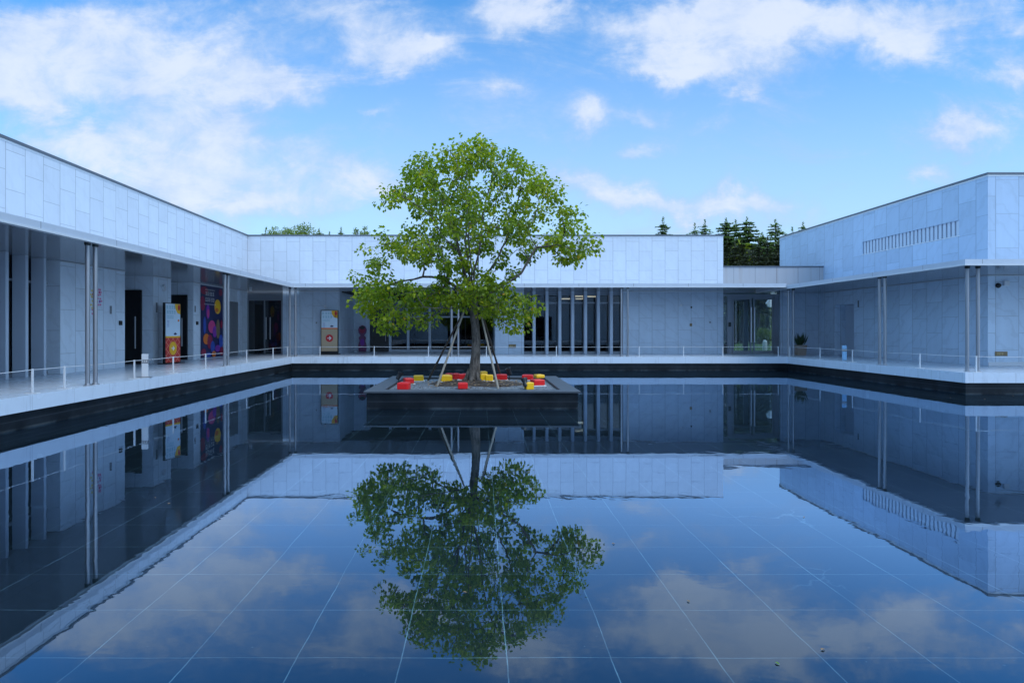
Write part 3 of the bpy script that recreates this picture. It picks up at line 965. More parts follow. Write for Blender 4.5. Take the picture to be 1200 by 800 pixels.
cp.box(WR - .035, WR + .5, WF - .035, YE, ZT + .005, ZT + .075)
cp.box(WR + .5, 36, WF - .035, WF + .5, ZT + .005, ZT + .075)
cp.build('coping', M['coping'], rw)
fl = MB()
fl.box(WR - .012, WR + .4, WF - .012, YE, ZT - .05, ZT + .004)
fl.box(WR + .4, 36, WF - .012, WF + .4, ZT - .05, ZT + .004)
fl.build('coping_flashing', M['trim'], rw)
cn = MB()
cn.box(XR - .03, WR + .5, YC - .03, WB - .02, 3.70, 3.83)
cn.box(WR + .5, 36, YC - .03, WF + .5, 3.70, 3.83)
cn.build('canopy', M['fascia'], rw)
cn = MB()
cn.box(XR - .045, XR + .09, YC - .045, WB - .05, 3.655, 3.697)
cn.box(XR + .09, 36, YC - .045, YC + .09, 3.655, 3.697)
cn.build('canopy_lip', M['trim'], rw)
ZSR = 3.675
sf = MB()
sf.box(XR + .095, WR + .6, YC + .095, WB + .2, ZSR, ZSR + .018)
sf.box(WR + .6, 36, YC + .095, WF + .6, ZSR, ZSR + .018)
sf.build('soffit', M['soffit'], rw)
Z1R = ZSR - .003
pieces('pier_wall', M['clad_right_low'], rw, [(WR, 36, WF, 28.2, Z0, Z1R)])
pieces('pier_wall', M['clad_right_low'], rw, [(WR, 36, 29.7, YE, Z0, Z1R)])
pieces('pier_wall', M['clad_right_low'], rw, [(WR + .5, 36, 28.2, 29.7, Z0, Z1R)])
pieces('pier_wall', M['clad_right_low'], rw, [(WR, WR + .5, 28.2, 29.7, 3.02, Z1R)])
pieces('ceiling_trim', M['trim'], rw, [(WR - .014, WR - .002, WF - .014, WB, ZSR - .035, ZSR - .006)])
pieces('ceiling_trim', M['trim'], rw, [(WR - .002, 36, WF - .014, WF - .002, ZSR - .035, ZSR - .006)])
dr = MB().box(WR + .44, WR + .495, 28.3, 29.6, Z0, 3.0).build('door', M['fin'], rw)
handle(dr, WR + .44, 28.5, 1.5, 1.8, -1, 0, 'black', .015)
MB().box(WR + .002, 36, WF - .03, WF - .002, ZD + .002, ZD + .13).build('skirting', M['trim'], rw)
column_pair(rw, [(13.90, 27.8), (14.12, 27.8), (13.90, 21.17), (13.90, 21.46), (14.12, 17.87), (14.43, 17.87), (21.4, 17.87), (21.7, 17.87)], ZSR)
MB().lathe([(.075, 0), (.09, .03), (.06, .09), (.02, .11)], n=14, M=Matrix.Translation((px(1169, WF), WF, pz(334.5, WF))) @ Matrix.Rotation(R(90), 4, 'X')).build('camera_dome', M['black'], rw)
MB().box(px(1175, WF), px(1181, WF), WF - .08, WF, pz(335, WF), pz(329, WF)).build('speaker', M['trim'], rw, bevel=.01)
MB().box(WR - .02, WR, 27.83, 27.90, 2.85, 3.15).build('wall_plate', M['greypaint'], rw)

# ------------------------------------------------------------------ wing behind the photographer (mirrored in glass and steel)
sw = thing('gallery_wing', (3, -12, ZD), 'low pale stone wing behind the photographer, closing the near side of the pool', 'building')
MB().box(WL + .01, 36, -14, -7, ZS + .16, 6.5).build('wall', M['clad'], sw)
MB().box(WL + .01, 36, -14, -7, Z0, ZS + .155).build('pier_wall', M['clad_low'], sw)
MB().box(-4, 8, -6.995, -6.96, Z0, 3.3).build('window', M['glass_dark'], sw)

# ------------------------------------------------------------------ barriers
def barrier(label, posts, ends, inset=None):
    xs = [q[0] for q in posts]
    ys = [q[1] for q in posts]
    t = thing('post_and_wire_barrier', (sum(xs) / len(xs), sum(ys) / len(ys), ZD), label, 'barrier')
    H = .47
    for (x, y) in posts:
        MB().box(x - .017, x + .017, y - .017, y + .017, ZD + .012, ZD + H).build('post', M['railpaint'], t, bevel=.004)
        MB().box(x - .12, x + .12, y - .06, y + .06, ZD + .001, ZD + .011).build('foot_plate', M['railpaint'], t)
    pts = [ends[0]] + list(posts) + [ends[1]]
    wm = MB()
    for a, b in zip(pts[:-1], pts[1:]):
        q = []
        L = math.hypot(a[0] - b[0], a[1] - b[1])
        for i in range(9):
            f = i / 8
            q.append((a[0] + (b[0] - a[0]) * f, a[1] + (b[1] - a[1]) * f, ZD + H - .02 - .02 * L / 4 * 4 * f * (1 - f)))
        wm.tube(q, .0065, 6)
    wm.build('wire', M['railpaint'], t)
    return t


lp = [(-8.62, F * 8.62 / (VX - q)) for q in (38, 75.6, 157.4, 203, 241, 289, 320, 337)]
barrier('low white post and wire barrier along the left deck edge, in front of the posters', [(-8.62, 8.6)] + lp, ((-8.62, 4.0), (-8.62, 27.75)))
bp_ = [(px(q, 27.75), 27.75) for q in (375, 438.5, 502, 570, 652, 749, 801, 847, 912)]
barrier('low white post and wire barrier along the far deck edge, behind the tree', bp_, ((-8.55, 27.75), (13.85, 27.75)))
rp = [(13.93, F * 13.93 / (q - VX)) for q in (925.5, 961, 999, 1078)] + [(px(1144, 17.66), 17.66), (18.6, 17.66), (23, 17.66)]
barrier('low white post and wire barrier turning the corner of the right deck', rp, ((13.93, 27.7), (30, 17.66)))

# ------------------------------------------------------------------ planter with the tree
PX0, PX1, PY0, PY1, PZ = -2.64, 2.26, 14.28, 18.85, .415
pl = thing('tree_planter', (-.19, 16.5, 0), 'square dark granite planter standing in the pool under the big tree', 'planter')
p = MB()
tk = .36
p.box(PX0, PX1, PY0, PY0 + tk, -.028, PZ - .044)
p.box(PX0, PX1, PY1 - tk, PY1, -.028, PZ - .044)
p.box(PX0, PX0 + tk, PY0 + tk, PY1 - tk, -.028, PZ - .044)
p.box(PX1 - tk, PX1, PY0 + tk, PY1 - tk, -.028, PZ - .044)
p.build('wall', M['blackwall'], pl)
p = MB()
ov, rwid = .06, .42
q0, q1, s0, s1 = PX0 - ov, PX1 + ov, PY0 - ov, PY1 + ov
for (xa, xb, ya, yb) in ((q0, q1, s0, s0 + rwid), (q0, q1, s1 - rwid, s1), (q0, q0 + rwid, s0 + rwid + .004, s1 - rwid - .004), (q1 - rwid, q1, s0 + rwid + .004, s1 - rwid - .004)):
    p.box(xa, xb, ya, yb, PZ - .042, PZ)
p.build('rim', M['granite_top'], pl, bevel=.006)
ZG = .385


def ground_z(x, y):
    """gravel level inside the planter: a low mound round the trunk"""
    r = math.hypot(x + .19, (y - 16.55))
    return ZG - .035 + .13 * math.exp(-(r / .95) ** 2) + .012 * mnoise.noise(Vector((x * 4, y * 4, 0)))


gm = MB()
nx_, ny_ = 60, 56
gx0, gx1, gy0, gy1 = PX0 + tk - .02, PX1 - tk + .02, PY0 + tk - .02, PY1 - tk + .02
vs, fs = [], []
for j in range(ny_ + 1):
    for i in range(nx_ + 1):
        x = gx0 + (gx1 - gx0) * i / nx_
        y = gy0 + (gy1 - gy0) * j / ny_
        vs.append((x, y, ground_z(x, y)))
for j in range(ny_):
    for i in range(nx_):
        a = j * (nx_ + 1) + i
        fs.append((a, a + 1, a + nx_ + 2, a + nx_ + 1))
gm.add(vs, fs)
gm.build('gravel', M['gravel'], pl, smooth=True)
so = MB()
vs, fs = [], []
NR, NA = 10, 40
rng = random.Random(5)
for j in range(NR + 1):
    for i in range(NA):
        a = 2 * math.pi * i / NA
        rr = (j / NR) * (1.15 + .22 * mnoise.noise(Vector((math.cos(a) * 2, math.sin(a) * 2, 3))))
        x, y = -.1 + rr * 1.15 * math.cos(a), 16.6 + rr * .9 * math.sin(a)
        vs.append((x, y, ground_z(x, y) + (.018 if j < NR else -.01) + .012 * mnoise.noise(Vector((x * 9, y * 9, 1)))))
for j in range(NR):
    for i in range(NA):
        i2 = (i + 1) % NA
        fs.append((j * NA + i, j * NA + i2, (j + 1) * NA + i2, (j + 1) * NA + i))
so.add(vs, fs)
so.build('soil', M['soil'], pl, smooth=True)
# leaf litter
lt = MB()
for i in range(420):
    a, rr = rng.uniform(0, 6.28), rng.uniform(.2, 1.5)
    x, y = -.1 + rr * 1.2 * math.cos(a), 16.6 + rr * math.sin(a)
    z = ground_z(x, y) + .03
    s = rng.uniform(.025, .05)
    t1 = rng.uniform(0, 6.28)
    e1 = Vector((math.cos(t1), math.sin(t1), rng.uniform(-.3, .3))) * s
    e2 = Vector((-math.sin(t1), math.cos(t1), rng.uniform(-.3, .3))) * s * .7
    c = Vector((x, y, z))
    lt.add([c - e1, c + e2, c + e1, c - e2], [(0, 1, 2, 3)])
tag(lt.build('leaf_litter', M['dryleaf'], pl), kind='stuff')

# --- the tree
TX, TY = px(554.5, 16.55), 16.55
rng = random.Random(11)


def P(x, y, dY=0.0):
    Y = TY + dY
    return Vector((px(x, TY), Y, pz(y, TY)))


OUT = [(545, 166), (560, 164), (575, 165), (590, 170), (603, 171), (616, 170), (626, 190), (640, 198), (654, 206), (662, 224), (667, 240), (682, 250),
       (691, 268), (704, 285), (702, 298), (682, 306), (668, 313), (652, 312), (640, 322), (622, 314), (608, 322), (606, 330), (634, 345), (637, 362), (620, 372), (612, 384),
       (599, 394), (588, 384), (576, 374), (564, 368), (556, 356), (544, 360), (530, 366), (518, 380), (506, 394), (490, 390), (474, 382), (462, 390),
       (442, 386), (432, 376), (418, 362), (403, 334), (414, 312), (428, 318), (420, 298), (434, 288), (442, 280), (447, 256), (441, 243), (445, 222),
       (463, 214), (461, 202), (474, 187), (496, 185), (513, 181), (530, 166)]
HOLES = [(482, 318, 13), (502, 322, 11), (458, 304, 9), (450, 322, 7), (617, 320, 11), (601, 302, 9), (652, 262, 7), (588, 252, 6), (498, 264, 6), (470, 276, 6),
         (572, 226, 5), (530, 298, 6), (566, 302, 6), (584, 284, 6), (628, 238, 5), (640, 300, 7), (520, 216, 5), (545, 250, 5), (490, 232, 5), (676, 278, 5), (585, 320, 8), (606, 222, 6), (632, 275, 6), (478, 252, 5), (520, 276, 6), (535, 322, 6)]


def inside(x, y):
    c = False
    j = len(OUT) - 1
    for i in range(len(OUT)):
        xi, yi = OUT[i]
        xj, yj = OUT[j]
        if (yi > y) != (yj > y) and x < (xj - xi) * (y - yi) / (yj - yi) + xi:
            c = not c
        j = i
    return c


def edge_dist(x, y):
    best = 1e9
    j = len(OUT) - 1
    for i in range(len(OUT)):
        ax, ay_ = OUT[j]
        bx, by = OUT[i]
        t = max(0, min(1, ((x - ax) * (bx - ax) + (y - ay_) * (by - ay_)) / ((bx - ax) ** 2 + (by - ay_) ** 2 + 1e-9)))
        best = min(best, math.hypot(x - ax - t * (bx - ax), y - ay_ - t * (by - ay_)))
        j = i
    return best


S = TY / F
LIMBS = [
    [(554, 352, 0), (546, 330, -.1), (541, 300, -.3), (532, 270, -.5), (519, 240, -.6), (505, 212, -.7)],
    [(555, 350, 0), (549, 320, .2), (545, 280, .5), (548, 230, .7), (551, 186, .6)],
    [(556, 350, 0), (556, 320, -.3), (562, 290, -.6), (568, 248, -.8), (580, 200, -.6)],
    [(557, 350, 0), (571, 320, .3), (590, 288, .6), (604, 250, .6), (614, 196, .3)],
    [(559, 354, 0), (588, 336, -.3), (609, 322, -.4), (619, 306, -.4), (627, 293, -.4), (616, 273, -.5), (631, 241, -.4)],
    [(627, 293, -.4), (650, 289, -.5), (672, 296, -.4), (692, 292, -.3)],
    [(552, 350, 0), (525, 328, .2), (505, 323, .2), (485, 326, .1), (446, 336, .1), (418, 338, 0)],
    [(553, 345, 0), (537, 296, -.5), (521, 284, -.9), (509, 262, -1.1), (478, 240, -1.0)],
    [(551, 360, 0), (520, 361, -.5), (490, 362, -.9), (455, 362, -.9)],
    [(558, 362, 0), (582, 356, -.6), (602, 354, -.9), (622, 352, -.8)],
    [(556, 350, .0), (560, 320, .8), (560, 285, 1.4), (540, 255, 1.8)],
    [(555, 350, .0), (545, 325, 1.0), (520, 300, 1.5), (480, 290, 1.5)],
    [(556, 350, .0), (580, 315, 1.0), (610, 285, 1.5), (640, 270, 1.3)],
    [(556, 350, .0), (552, 315, -1.0), (550, 285, -1.6), (548, 240, -1.7)],
    [(556, 352, .0), (540, 345, -1.0), (515, 340, -1.6), (480, 350, -1.7)],
    [(537, 296, -.5), (500, 290, -.8), (465, 288, -.6), (436, 292, -.3)],
]
nodes, par = [], []
trunk_pts = [P(554.5, 446), P(556, 432), P(557.5, 415), P(558, 398), P(557, 382), P(555, 366), P(555.5, 350)]
for i, q in enumerate(trunk_pts):
    nodes.append(q)
    par.append(i - 1)


def nearest(q, k=None):
    return min(range(len(nodes)), key=lambda i: (nodes[i] - q).length)


for L in LIMBS:
    pts = [P(*q) for q in L]
    cur = nearest(pts[0])
    for a, b in zip(pts[:-1], pts[1:]):
        m = max(1, int((b - a).length / .22))
        for s in range(1, m + 1):
            q = a.lerp(b, s / m) + Vector((rng.uniform(-1, 1), rng.uniform(-1, 1), rng.uniform(-1, 1))) * .025
            nodes.append(q)
            par.append(cur)
            cur = len(nodes) - 1
clusters = [P(x_, y_, d_) for x_, y_, d_ in ((546, 352, -.7), (557, 348, -.9), (566, 352, -.6), (538, 346, -.8), (551, 338, -1.1), (563, 336, -1.0), (574, 345, -.9), (530, 352, -.5), (556, 358, -.6), (545, 360, -.45), (570, 362, -.5), (540, 332, -.7), (585, 352, -.7))]
tries = 0
while len(clusters) < 530 and tries < 60000:
    tries += 1
    x, y = rng.uniform(400, 706), rng.uniform(162, 396)
    if not inside(x, y):
        continue
    e = edge_dist(x, y)
    if e < 6.0 + 11.0 * mnoise.noise(Vector((x * .045, y * .045, 7.7))):
        continue
    if any(math.hypot(x - hx, y - hy) < hr + 4 for hx, hy, hr in HOLES):
        continue
    D = min(2.5, .30 + 1.15 * (e * S) ** .8)
    dY = rng.uniform(-1, 1) * D
    q = P(x, y, dY)
    if mnoise.noise(q * .95 + Vector((5, 1, 2))) < -.26:
        continue
    if any((q - c).length < .225 for c in clusters):
        continue
    clusters.append(q)
fork = trunk_pts[-1]
clusters.sort(key=lambda q: (q - fork).length)
tips = []
for q in clusters:
    fd = (q - fork).length
    best, bi = 1e9, 0
    for i in range(5, len(nodes)):
        dd = (nodes[i] - q).length
        pen = max(0, (nodes[i] - fork).length - fd) * 1.2
        if dd + pen < best:
            best, bi = dd + pen, i
    a = nodes[bi]
    m = max(1, int((q - a).length / .16))
    cur = bi
    bend = Vector((rng.uniform(-1, 1), rng.uniform(-1, 1), rng.uniform(-.2, 1))) * .10 * (q - a).length
    for s in range(1, m + 1):
        f = s / m
        nodes.append(a.lerp(q, f) + bend * (4 * f * (1 - f)))
        par.append(cur)
        cur = len(nodes) - 1
    tips.append(cur)
cnt = [0] * len(nodes)
for tpi in tips:
    i = tpi
    while i >= 0:
        cnt[i] += 1
        i = par[i]
rad = [.0042 * max(1, c) ** .50 for c in cnt]
rad = [min(r, .075) for r in rad]
TR = [.200, .150, .126, .116, .112, .116, .100]
for i in range(7):
    rad[i] = TR[i]
children = {}
for i, p_ in enumerate(par):
    children.setdefault(p_, []).append(i)
tree = thing('shade_tree', (TX, TY, .40), 'big leafy green tree propped by poles in the dark planter amid the pool', 'tree')
tm = MB()


def grow(start):
    """tube from a node along its thickest child, side branches become tubes of their own"""
    stack = [(None, start)]
    while stack:
        pre, i = stack.pop()
        chain = ([pre] if pre is not None else []) + [i]
        while True:
            ch = sorted(children.get(chain[-1], []), key=lambda k_: -rad[k_])
            if not ch:
                break
            for k_ in ch[1:]:
                stack.append((chain[-1], k_))
            chain.append(ch[0])
        if cnt[chain[-1]] == 0 and chain[0] != 0 and len(chain) < 2:
            continue
        rr = [rad[k_] for k_ in chain]
        if pre is not None:
            rr[0] = min(rr[0], rr[1] * 1.25) if len(rr) > 1 else rr[0]
        r0 = max(rr)
        tm.tube([nodes[k_] for k_ in chain], rr, 12 if r0 > .06 else (7 if r0 > .02 else 4), caps=False)


grow(0)
# root flare
for k_ in range(6):
    a = k_ * 1.05 + .3
    b = P(554.5, 440)
    e = Vector((TX + math.cos(a) * .34, TY + math.sin(a) * .34, .43))
    tm.tube([b + Vector((math.cos(a) * .06, math.sin(a) * .06, .15)), b.lerp(e, .55) + Vector((0, 0, .0)), e], [.10, .075, .03], 8)
tm.build('trunk', M['bark'], tree, smooth=True, origin=(TX, TY, .40))


def leaf_mesh(name, mat, items, parent, origin):
    """items: centre, direction, normal, length, width, tint; each leaf a folded rhombus"""
    vs, fs, tint = [], [], []
    for (c, dv, nv, ln, wd, tt) in items:
        dv = dv.normalized()
        sv = dv.cross(nv)
        if sv.length < 1e-4:
            continue
        sv.normalize()
        nv = sv.cross(dv)
        b = len(vs)
        vs += [c, c + dv * ln * .42 + sv * wd * .5 + nv * wd * .10, c + dv * ln, c + dv * ln * .42 - sv * wd * .5 + nv * wd * .10, c + dv * ln * .45 - nv * wd * .06]
        fs += [(b, b + 4, b + 1), (b + 1, b + 4, b + 2), (b + 4, b, b + 3), (b + 2, b + 4, b + 3)]
        tint += [tt] * 4
    me = bpy.data.meshes.new(name)
    o_ = Vector(origin)
    me.from_pydata([tuple(v - o_) for v in vs], [], fs)
    at = me.attributes.new('tint', 'FLOAT', 'FACE')
    at.data.foreach_set('value', tint)
    me.materials.append(mat)
    o = bpy.data.objects.new(name, me)
    col.objects.link(o)
    WORLD[o] = o_
    if parent is not None:
        o.parent = parent
        o.location = o_ - WORLD[parent]
    return o


def rvec(r):
    while True:
        v = Vector((r.uniform(-1, 1), r.uniform(-1, 1), r.uniform(-1, 1)))
        if .05 < v.length < 1:
            return v


items = []
for q in clusters:
    base_t = .42 + .28 * mnoise.noise(q * .8) + rng.uniform(-.13, .13)
    nl = rng.randint(22, 50)
    rc = rng.uniform(.13, .27)
    for i in range(nl):
        o = rvec(rng)
        c = q + Vector((o.x * rc * 1.1, o.y * rc * 1.1, o.z * rc * .85))
        dv = o.normalized() * .7 + Vector((0, 0, -.55)) + rvec(rng) * .5
        nv = Vector((0, 0, 1)) * .7 + rvec(rng) * .9
        ln = rng.uniform(.075, .128)
        tt = base_t + rng.gauss(0, .13)
        if rng.random() < .03:
            tt = rng.uniform(.86, 1.0)
        items.append((c, dv, nv, ln, ln * rng.uniform(.68, .9), max(0, min(1, tt))))
# stray leaves along twigs
for i in range(len(nodes)):
    if i > 60 and cnt[i] <= 3 and rng.random() < .8:
        for k_ in range(3):
            items.append((nodes[i] + rvec(rng) * .07, rvec(rng) + Vector((0, 0, -.5)), rvec(rng) + Vector((0, 0, .6)), rng.uniform(.06, .10), rng.uniform(.05, .08), max(0, min(.95, rng.gauss(.45, .2)))))
leaf_mesh('crown', M['leaf'], items, tree, (TX, TY, .40))

# --- support poles
POLES = [((501.5, 444), (540.5, 370), .45, .1, 'pole_dark', 'dark bamboo prop leaning to the trunk from the left rear'),
         ((512, 452.5), (544, 364), -.55, -.12, 'pole_light', 'pale bamboo prop leaning to the trunk from the left front'),
         ((584, 454.5), (564.5, 372), -.85, -.1, 'pole_light', 'pale bamboo prop leaning to the trunk from the right front'),
         ((588, 439), (567, 374), 1.0, .12, 'pole_dark', 'dark bamboo prop leaning to the trunk from the right rear')]
for (b, e, d0, d1, mt, lab) in POLES:
    Yb = F * (CH - ZG) / (b[1] - HY)
    Yb = min(max(Yb, 14.75), 18.4)
    pb = Vector((px(b[0], Yb), Yb, 0))
    pb.z = ground_z(pb.x, pb.y) - .01
    Ye = TY + d1
    pe = Vector((px(e[0], Ye), Ye, pz(e[1], Ye)))
    pts = [pb.lerp(pe, i / 10) for i in range(11)]
    rr = [.030 + (.005 if i % 2 else 0) - .0008 * i for i in range(11)]
    tag(MB().tube(pts, rr, 10).build('support_pole', M[mt], smooth=True, origin=pb), lab, 'pole', 'bamboo props around the tree')

# --- coloured blocks on the gravel
def block(x0, x1, yb, color, label, rot, h=.17, plate=True, zbase=None, ycorr=0.0, group='toy blocks on the planter gravel'):
    xc = (x0 + x1) / 2
    Y = F * (CH - .37) / (yb - HY) + ycorr
    X = px(xc, Y)
    wd = (x1 - x0) / F * Y / (abs(math.cos(rot)) + .55 * abs(math.sin(rot)))
    wd = max(.20, min(wd * 1.12, .33))
    z = ground_z(X, Y) if zbase is None else zbase
    t = thing('toy_block', (X, Y, z), label, 'block', group)
    t.rotation_euler = (0, 0, rot)
    if plate:
        m = MB().box(-wd / 2 - .03, wd / 2 + .03, -wd / 2 - .03, wd / 2 + .03, .0, .022)
        o = m.build('base_plate', M['whitepaint'], None, bevel=.005, origin=(0, 0, 0))
        o.parent = t
    m = MB().box(-wd / 2, wd / 2, -wd / 2, wd / 2, .023 if plate else .0, h)
    # a shallow rim round the seat top
    o = m.build('cube', M[color], None, bevel=.022, origin=(0, 0, 0))
    o.parent = t
    o.name = 'body'
    tp = MB().box(-wd / 2 + .05, wd / 2 - .05, -wd / 2 + .05, wd / 2 - .05, h - .002, h + .006)
    o = tp.build('lid', M[color], None, bevel=.003, origin=(0, 0, 0))
    o.parent = t
    return t, X, Y, z + h


block(473.3, 484.3, 449.3, 'red', 'red block at the left end of the gravel, just behind another red block', .35)
block(467.0, 479.7, 455.4, 'red', 'red block nearest the front left corner of the planter', -.15, plate=False)
block(485.0, 496.0, 446.0, 'yellow', 'yellow block alone between the left red blocks and the dark left pole', .12)
block(516.0, 529.0, 449.2, 'yellow', 'yellow block just right of the pale left pole foot', .25, h=.19)
block(529.0, 538.5, 444.7, 'red', 'red block behind the yellow block right of the left poles', .5, h=.19)
block(522.5, 531.0, 444.0, 'red', 'small red block mostly hidden behind the yellow block by the left pole', -.2, plate=False, ycorr=.25)
block(539.0, 552.0, 449.6, 'red', 'red block in front of the trunk, behind a second red block', -.3)
block(537.0, 547.6, 455.4, 'red', 'red block at the front edge of the gravel before the trunk', .05, plate=False, h=.15)
block(563.0, 571.0, 450.4, 'yellow', 'yellow block just right of the trunk, carrying a smaller yellow block behind', .1, h=.19)
block(569.8, 577.0, 450.6, 'yellow', 'yellow block squeezed between another yellow block and the right pale pole', -.08, h=.18)
block(563.0, 570.0, 447.0, 'yellow', 'smaller yellow block standing high against the right of the trunk', .2, h=.26, plate=False)
block(582.0, 593.5, 445.2, 'red', 'red block between the two right poles', .0)
block(612.0, 624.7, 444.6, 'red', 'red block farthest back at the right end of the gravel', -.1, h=.16)
t8, X8, Y8, z8 = block(623.0, 636.6, 451.2, 'red', 'red block at the right end with a yellow block on top', .3, h=.17)
block(626.5, 637.0, 448.6, 'yellow', 'flat yellow block lying on top of the right red block', .28, h=.09, plate=False, zbase=z8 + .008, ycorr=-.25)
block(616.5, 623.3, 455.2, 'yellow', 'yellow block tilted behind the black spotlight at the front right', .3, plate=False, h=.18)


def spotlight(x, yb, hgt, aim, label):
    Y = F * (CH - .37) / (yb - HY)
    Y = min(max(Y, 14.85), 18.3)
    X = px(x, Y)
    z = ground_z(X, Y)
    t = thing('spotlight', (X, Y, z), label, 'spotlight', 'spotlights in the planter')
    MB().tube([(X, Y, z - .05), (X, Y, z + hgt)], .012, 8).build('stake', M['black'], t)
    MB().box(X - .06, X - .045, Y - .02, Y + .02, z + hgt - .02, z + hgt + .10).build('bracket', M['black'], t)
    D = Vector(aim).normalized()
    Mx = Matrix.Translation((X, Y, z + hgt + .07)) @ D.to_track_quat('Z', 'Y').to_matrix().to_4x4()
    MB().lathe([(.045, -.10), (.055, -.07), (.058, .02), (.085, .10), (.085, .12), (.070, .118), (.05, .05)], n=16, M=Mx).build('housing', M['black'], t, smooth=False)
    return t


spotlight(615.5, 455.4, .09, (-.2, .5, .8), 'black cone spotlight at the front right of the gravel, beside a yellow block')
spotlight(467.5, 448.0, .12, (.5, .2, .85), 'dark spotlight standing at the left end of the gravel')
spotlight(596.8, 444.5, .17, (-.4, -.2, .9), 'dark spotlight on a tall stake right of the rear right pole')

# ------------------------------------------------------------------ signs, posters, small things
def flat(outline, Mx, th, name, mat, parent):
    return MB().slab(outline, Mx, th).build(name, M[mat], parent)


def ell(cx, cy, rx, ry, n=22):
    return [(cx + rx * math.cos(2 * math.pi * i / n), cy + ry * math.sin(2 * math.pi * i / n)) for i in range(n)]


def rect(x0, x1, y0, y1):
    return [(x0, y0), (x1, y0), (x1, y1), (x0, y1)]


def arrow(cx, cy, s):
    a = [(-.9, -.16), (.15, -.16), (-.25, -.62), (.12, -.85), (.9, 0), (.12, .85), (-.25, .62), (.15, .16), (-.9, .16)]
    return [(cx + x * s, cy + y * s) for x, y in a]


def glyph_rows(Mx, x0, x1, y, hgt, rows, parent, mat, seed, name='lettering', pitch=None):
    """rows of small stroke-built characters, as far as the photo resolves them"""
    r = random.Random(seed)
    for k_ in range(rows):
        m = MB()
        yy = y - k_ * hgt * 1.45
        x = x0
        while x < x1 - hgt * .7:
            wdt = hgt * .82
            for s in range(3):
                fy = yy + hgt * (.12 + .38 * s)
                m.slab(rect(x + r.uniform(0, .12) * wdt, x + wdt * r.uniform(.75, 1), fy - hgt * .06, fy + hgt * .06), Mx, .0015)
            xx = x + wdt * r.choice((.2, .5, .75))
            m.slab(rect(xx - hgt * .06, xx + hgt * .06, yy, yy + hgt * .98), Mx @ Matrix.Translation((0, 0, .0016)), .0012)
            x += hgt * 1.05
        m.build(name, M[mat], parent)


def kiosk(x, y, ang, label, style):
    t = thing('display_sign', (x, y, ZD), label, 'sign', 'standing display signs on the walk')
    W, H = .86, 2.18
    B = Matrix.Translation((x, y, ZD)) @ Matrix.Rotation(ang, 4, 'Z')   # faces local -Y
    MB().box(-W / 2 - .06, W / 2 + .06, -.18, .20, .001, .03, M=B).build('foot', M['black'], t)
    MB().box(-W / 2, W / 2, -.045, .045, .03, H, M=B).build('casing', M['blackframe'], t, bevel=.01)
    Fm = B @ Matrix.Translation((0, -.046, 0)) @ Matrix.Rotation(R(90), 4, 'X')   # local x right, y up, z out of the face
    w2 = W / 2 - .035
    up = .93 if style == 0 else 1.25
    flat(rect(-w2, w2, up + .06, H - .03), Fm, .004, 'screen', 'panelwhite', t)
    flat(rect(-w2, w2, up, up + .06), Fm, .006, 'band', 'orange' if style else 'amber', t)
    top = Fm @ Matrix.Translation((0, 0, .0042))
    glyph_rows(top, -w2 + .05, .12, H - .22, .12, 2, t, 'teal', 3)
    glyph_rows(top, -w2 + .06, .05, H - .50, .045, 2, t, 'teal', 4)
    glyph_rows(top, -w2 + .08, -.20, H - .66, .035, 5, t, 'blueprint', 6)
    Ft = Fm @ Matrix.Translation((0, 0, .0045))
    flat([(w2 - .30, H - .032), (w2, H - .032), (w2, H - .40), (w2 - .16, H - .36), (w2 - .27, H - .20)], Ft, .002, 'emblem', 'amber', t)
    flat(ell(w2 - .075, H - .16, .062, .11), Fm @ Matrix.Translation((0, 0, .0068)), .002, 'emblem', 'printred', t)
    flat(ell(w2 - .10, up + .62, .05, .04), Ft, .002, 'emblem', 'orange', t)
    flat([(.02, up + .13), (.08, up + .10), (.16, up + .10), (.22, up + .13), (.12, up + .19)], Ft, .002, 'emblem', 'navy', t)
    if style:
        flat(rect(-w2, w2, .16, up - .002), Fm, .004, 'lower_panel', 'tan', t)
        flat(ell(0, .80, .185, .185, 28), Ft, .002, 'disc', 'printred', t)
        flat(arrow(0, .80, .115), Fm @ Matrix.Translation((0, 0, .0068)), .002, 'arrow', 'whitepaint', t)
    else:
        flat(rect(-w2, w2, .05, up - .002), Fm, .004, 'lower_panel', 'lattice', t)
        flat(ell(0, .55, .20, .24, 28), Ft, .002, 'disc', 'amber', t)
        flat(arrow(0, .55, .10), Fm @ Matrix.Translation((0, 0, .0068)), .002, 'arrow', 'whitepaint', t)
    return t


kiosk(-11.12, 22.2, R(80), 'tall display sign with red lattice lower half and yellow disc, beside a black door', 0)
kiosk(px(386.3, 30.35), 30.35, 0.0, 'tall display sign with tan lower half and white arrow on a red disc', 1)

# balloon poster
py0, py1, pz0, pz1 = 25.52, 27.72, ZD + .03, ZS - .05
po = thing('balloon_poster', (WL + .02, (py0 + py1) / 2, pz0), 'dark blue wall poster of glowing yellow, pink and orange balloons', 'poster')
Pm = Matrix.Translation((WL + .004, (py0 + py1) / 2, pz0)) @ Matrix.Rotation(R(90), 4, 'Z') @ Matrix.Rotation(R(90), 4, 'X')
PW, PH = (py1 - py0), (pz1 - pz0)
flat(rect(-PW / 2, PW / 2, 0, PH), Pm, .012, 'sheet', 'navy', po)
lay = [0]


def bal(fx, fy, rx, ry, mat):
    lay[0] += 1
    flat(ell((fx - .5) * PW, fy * PH, rx * PW, ry * PH), Pm @ Matrix.Translation((0, 0, .0122 + .0012 * lay[0])), .001, 'balloon', mat, po)


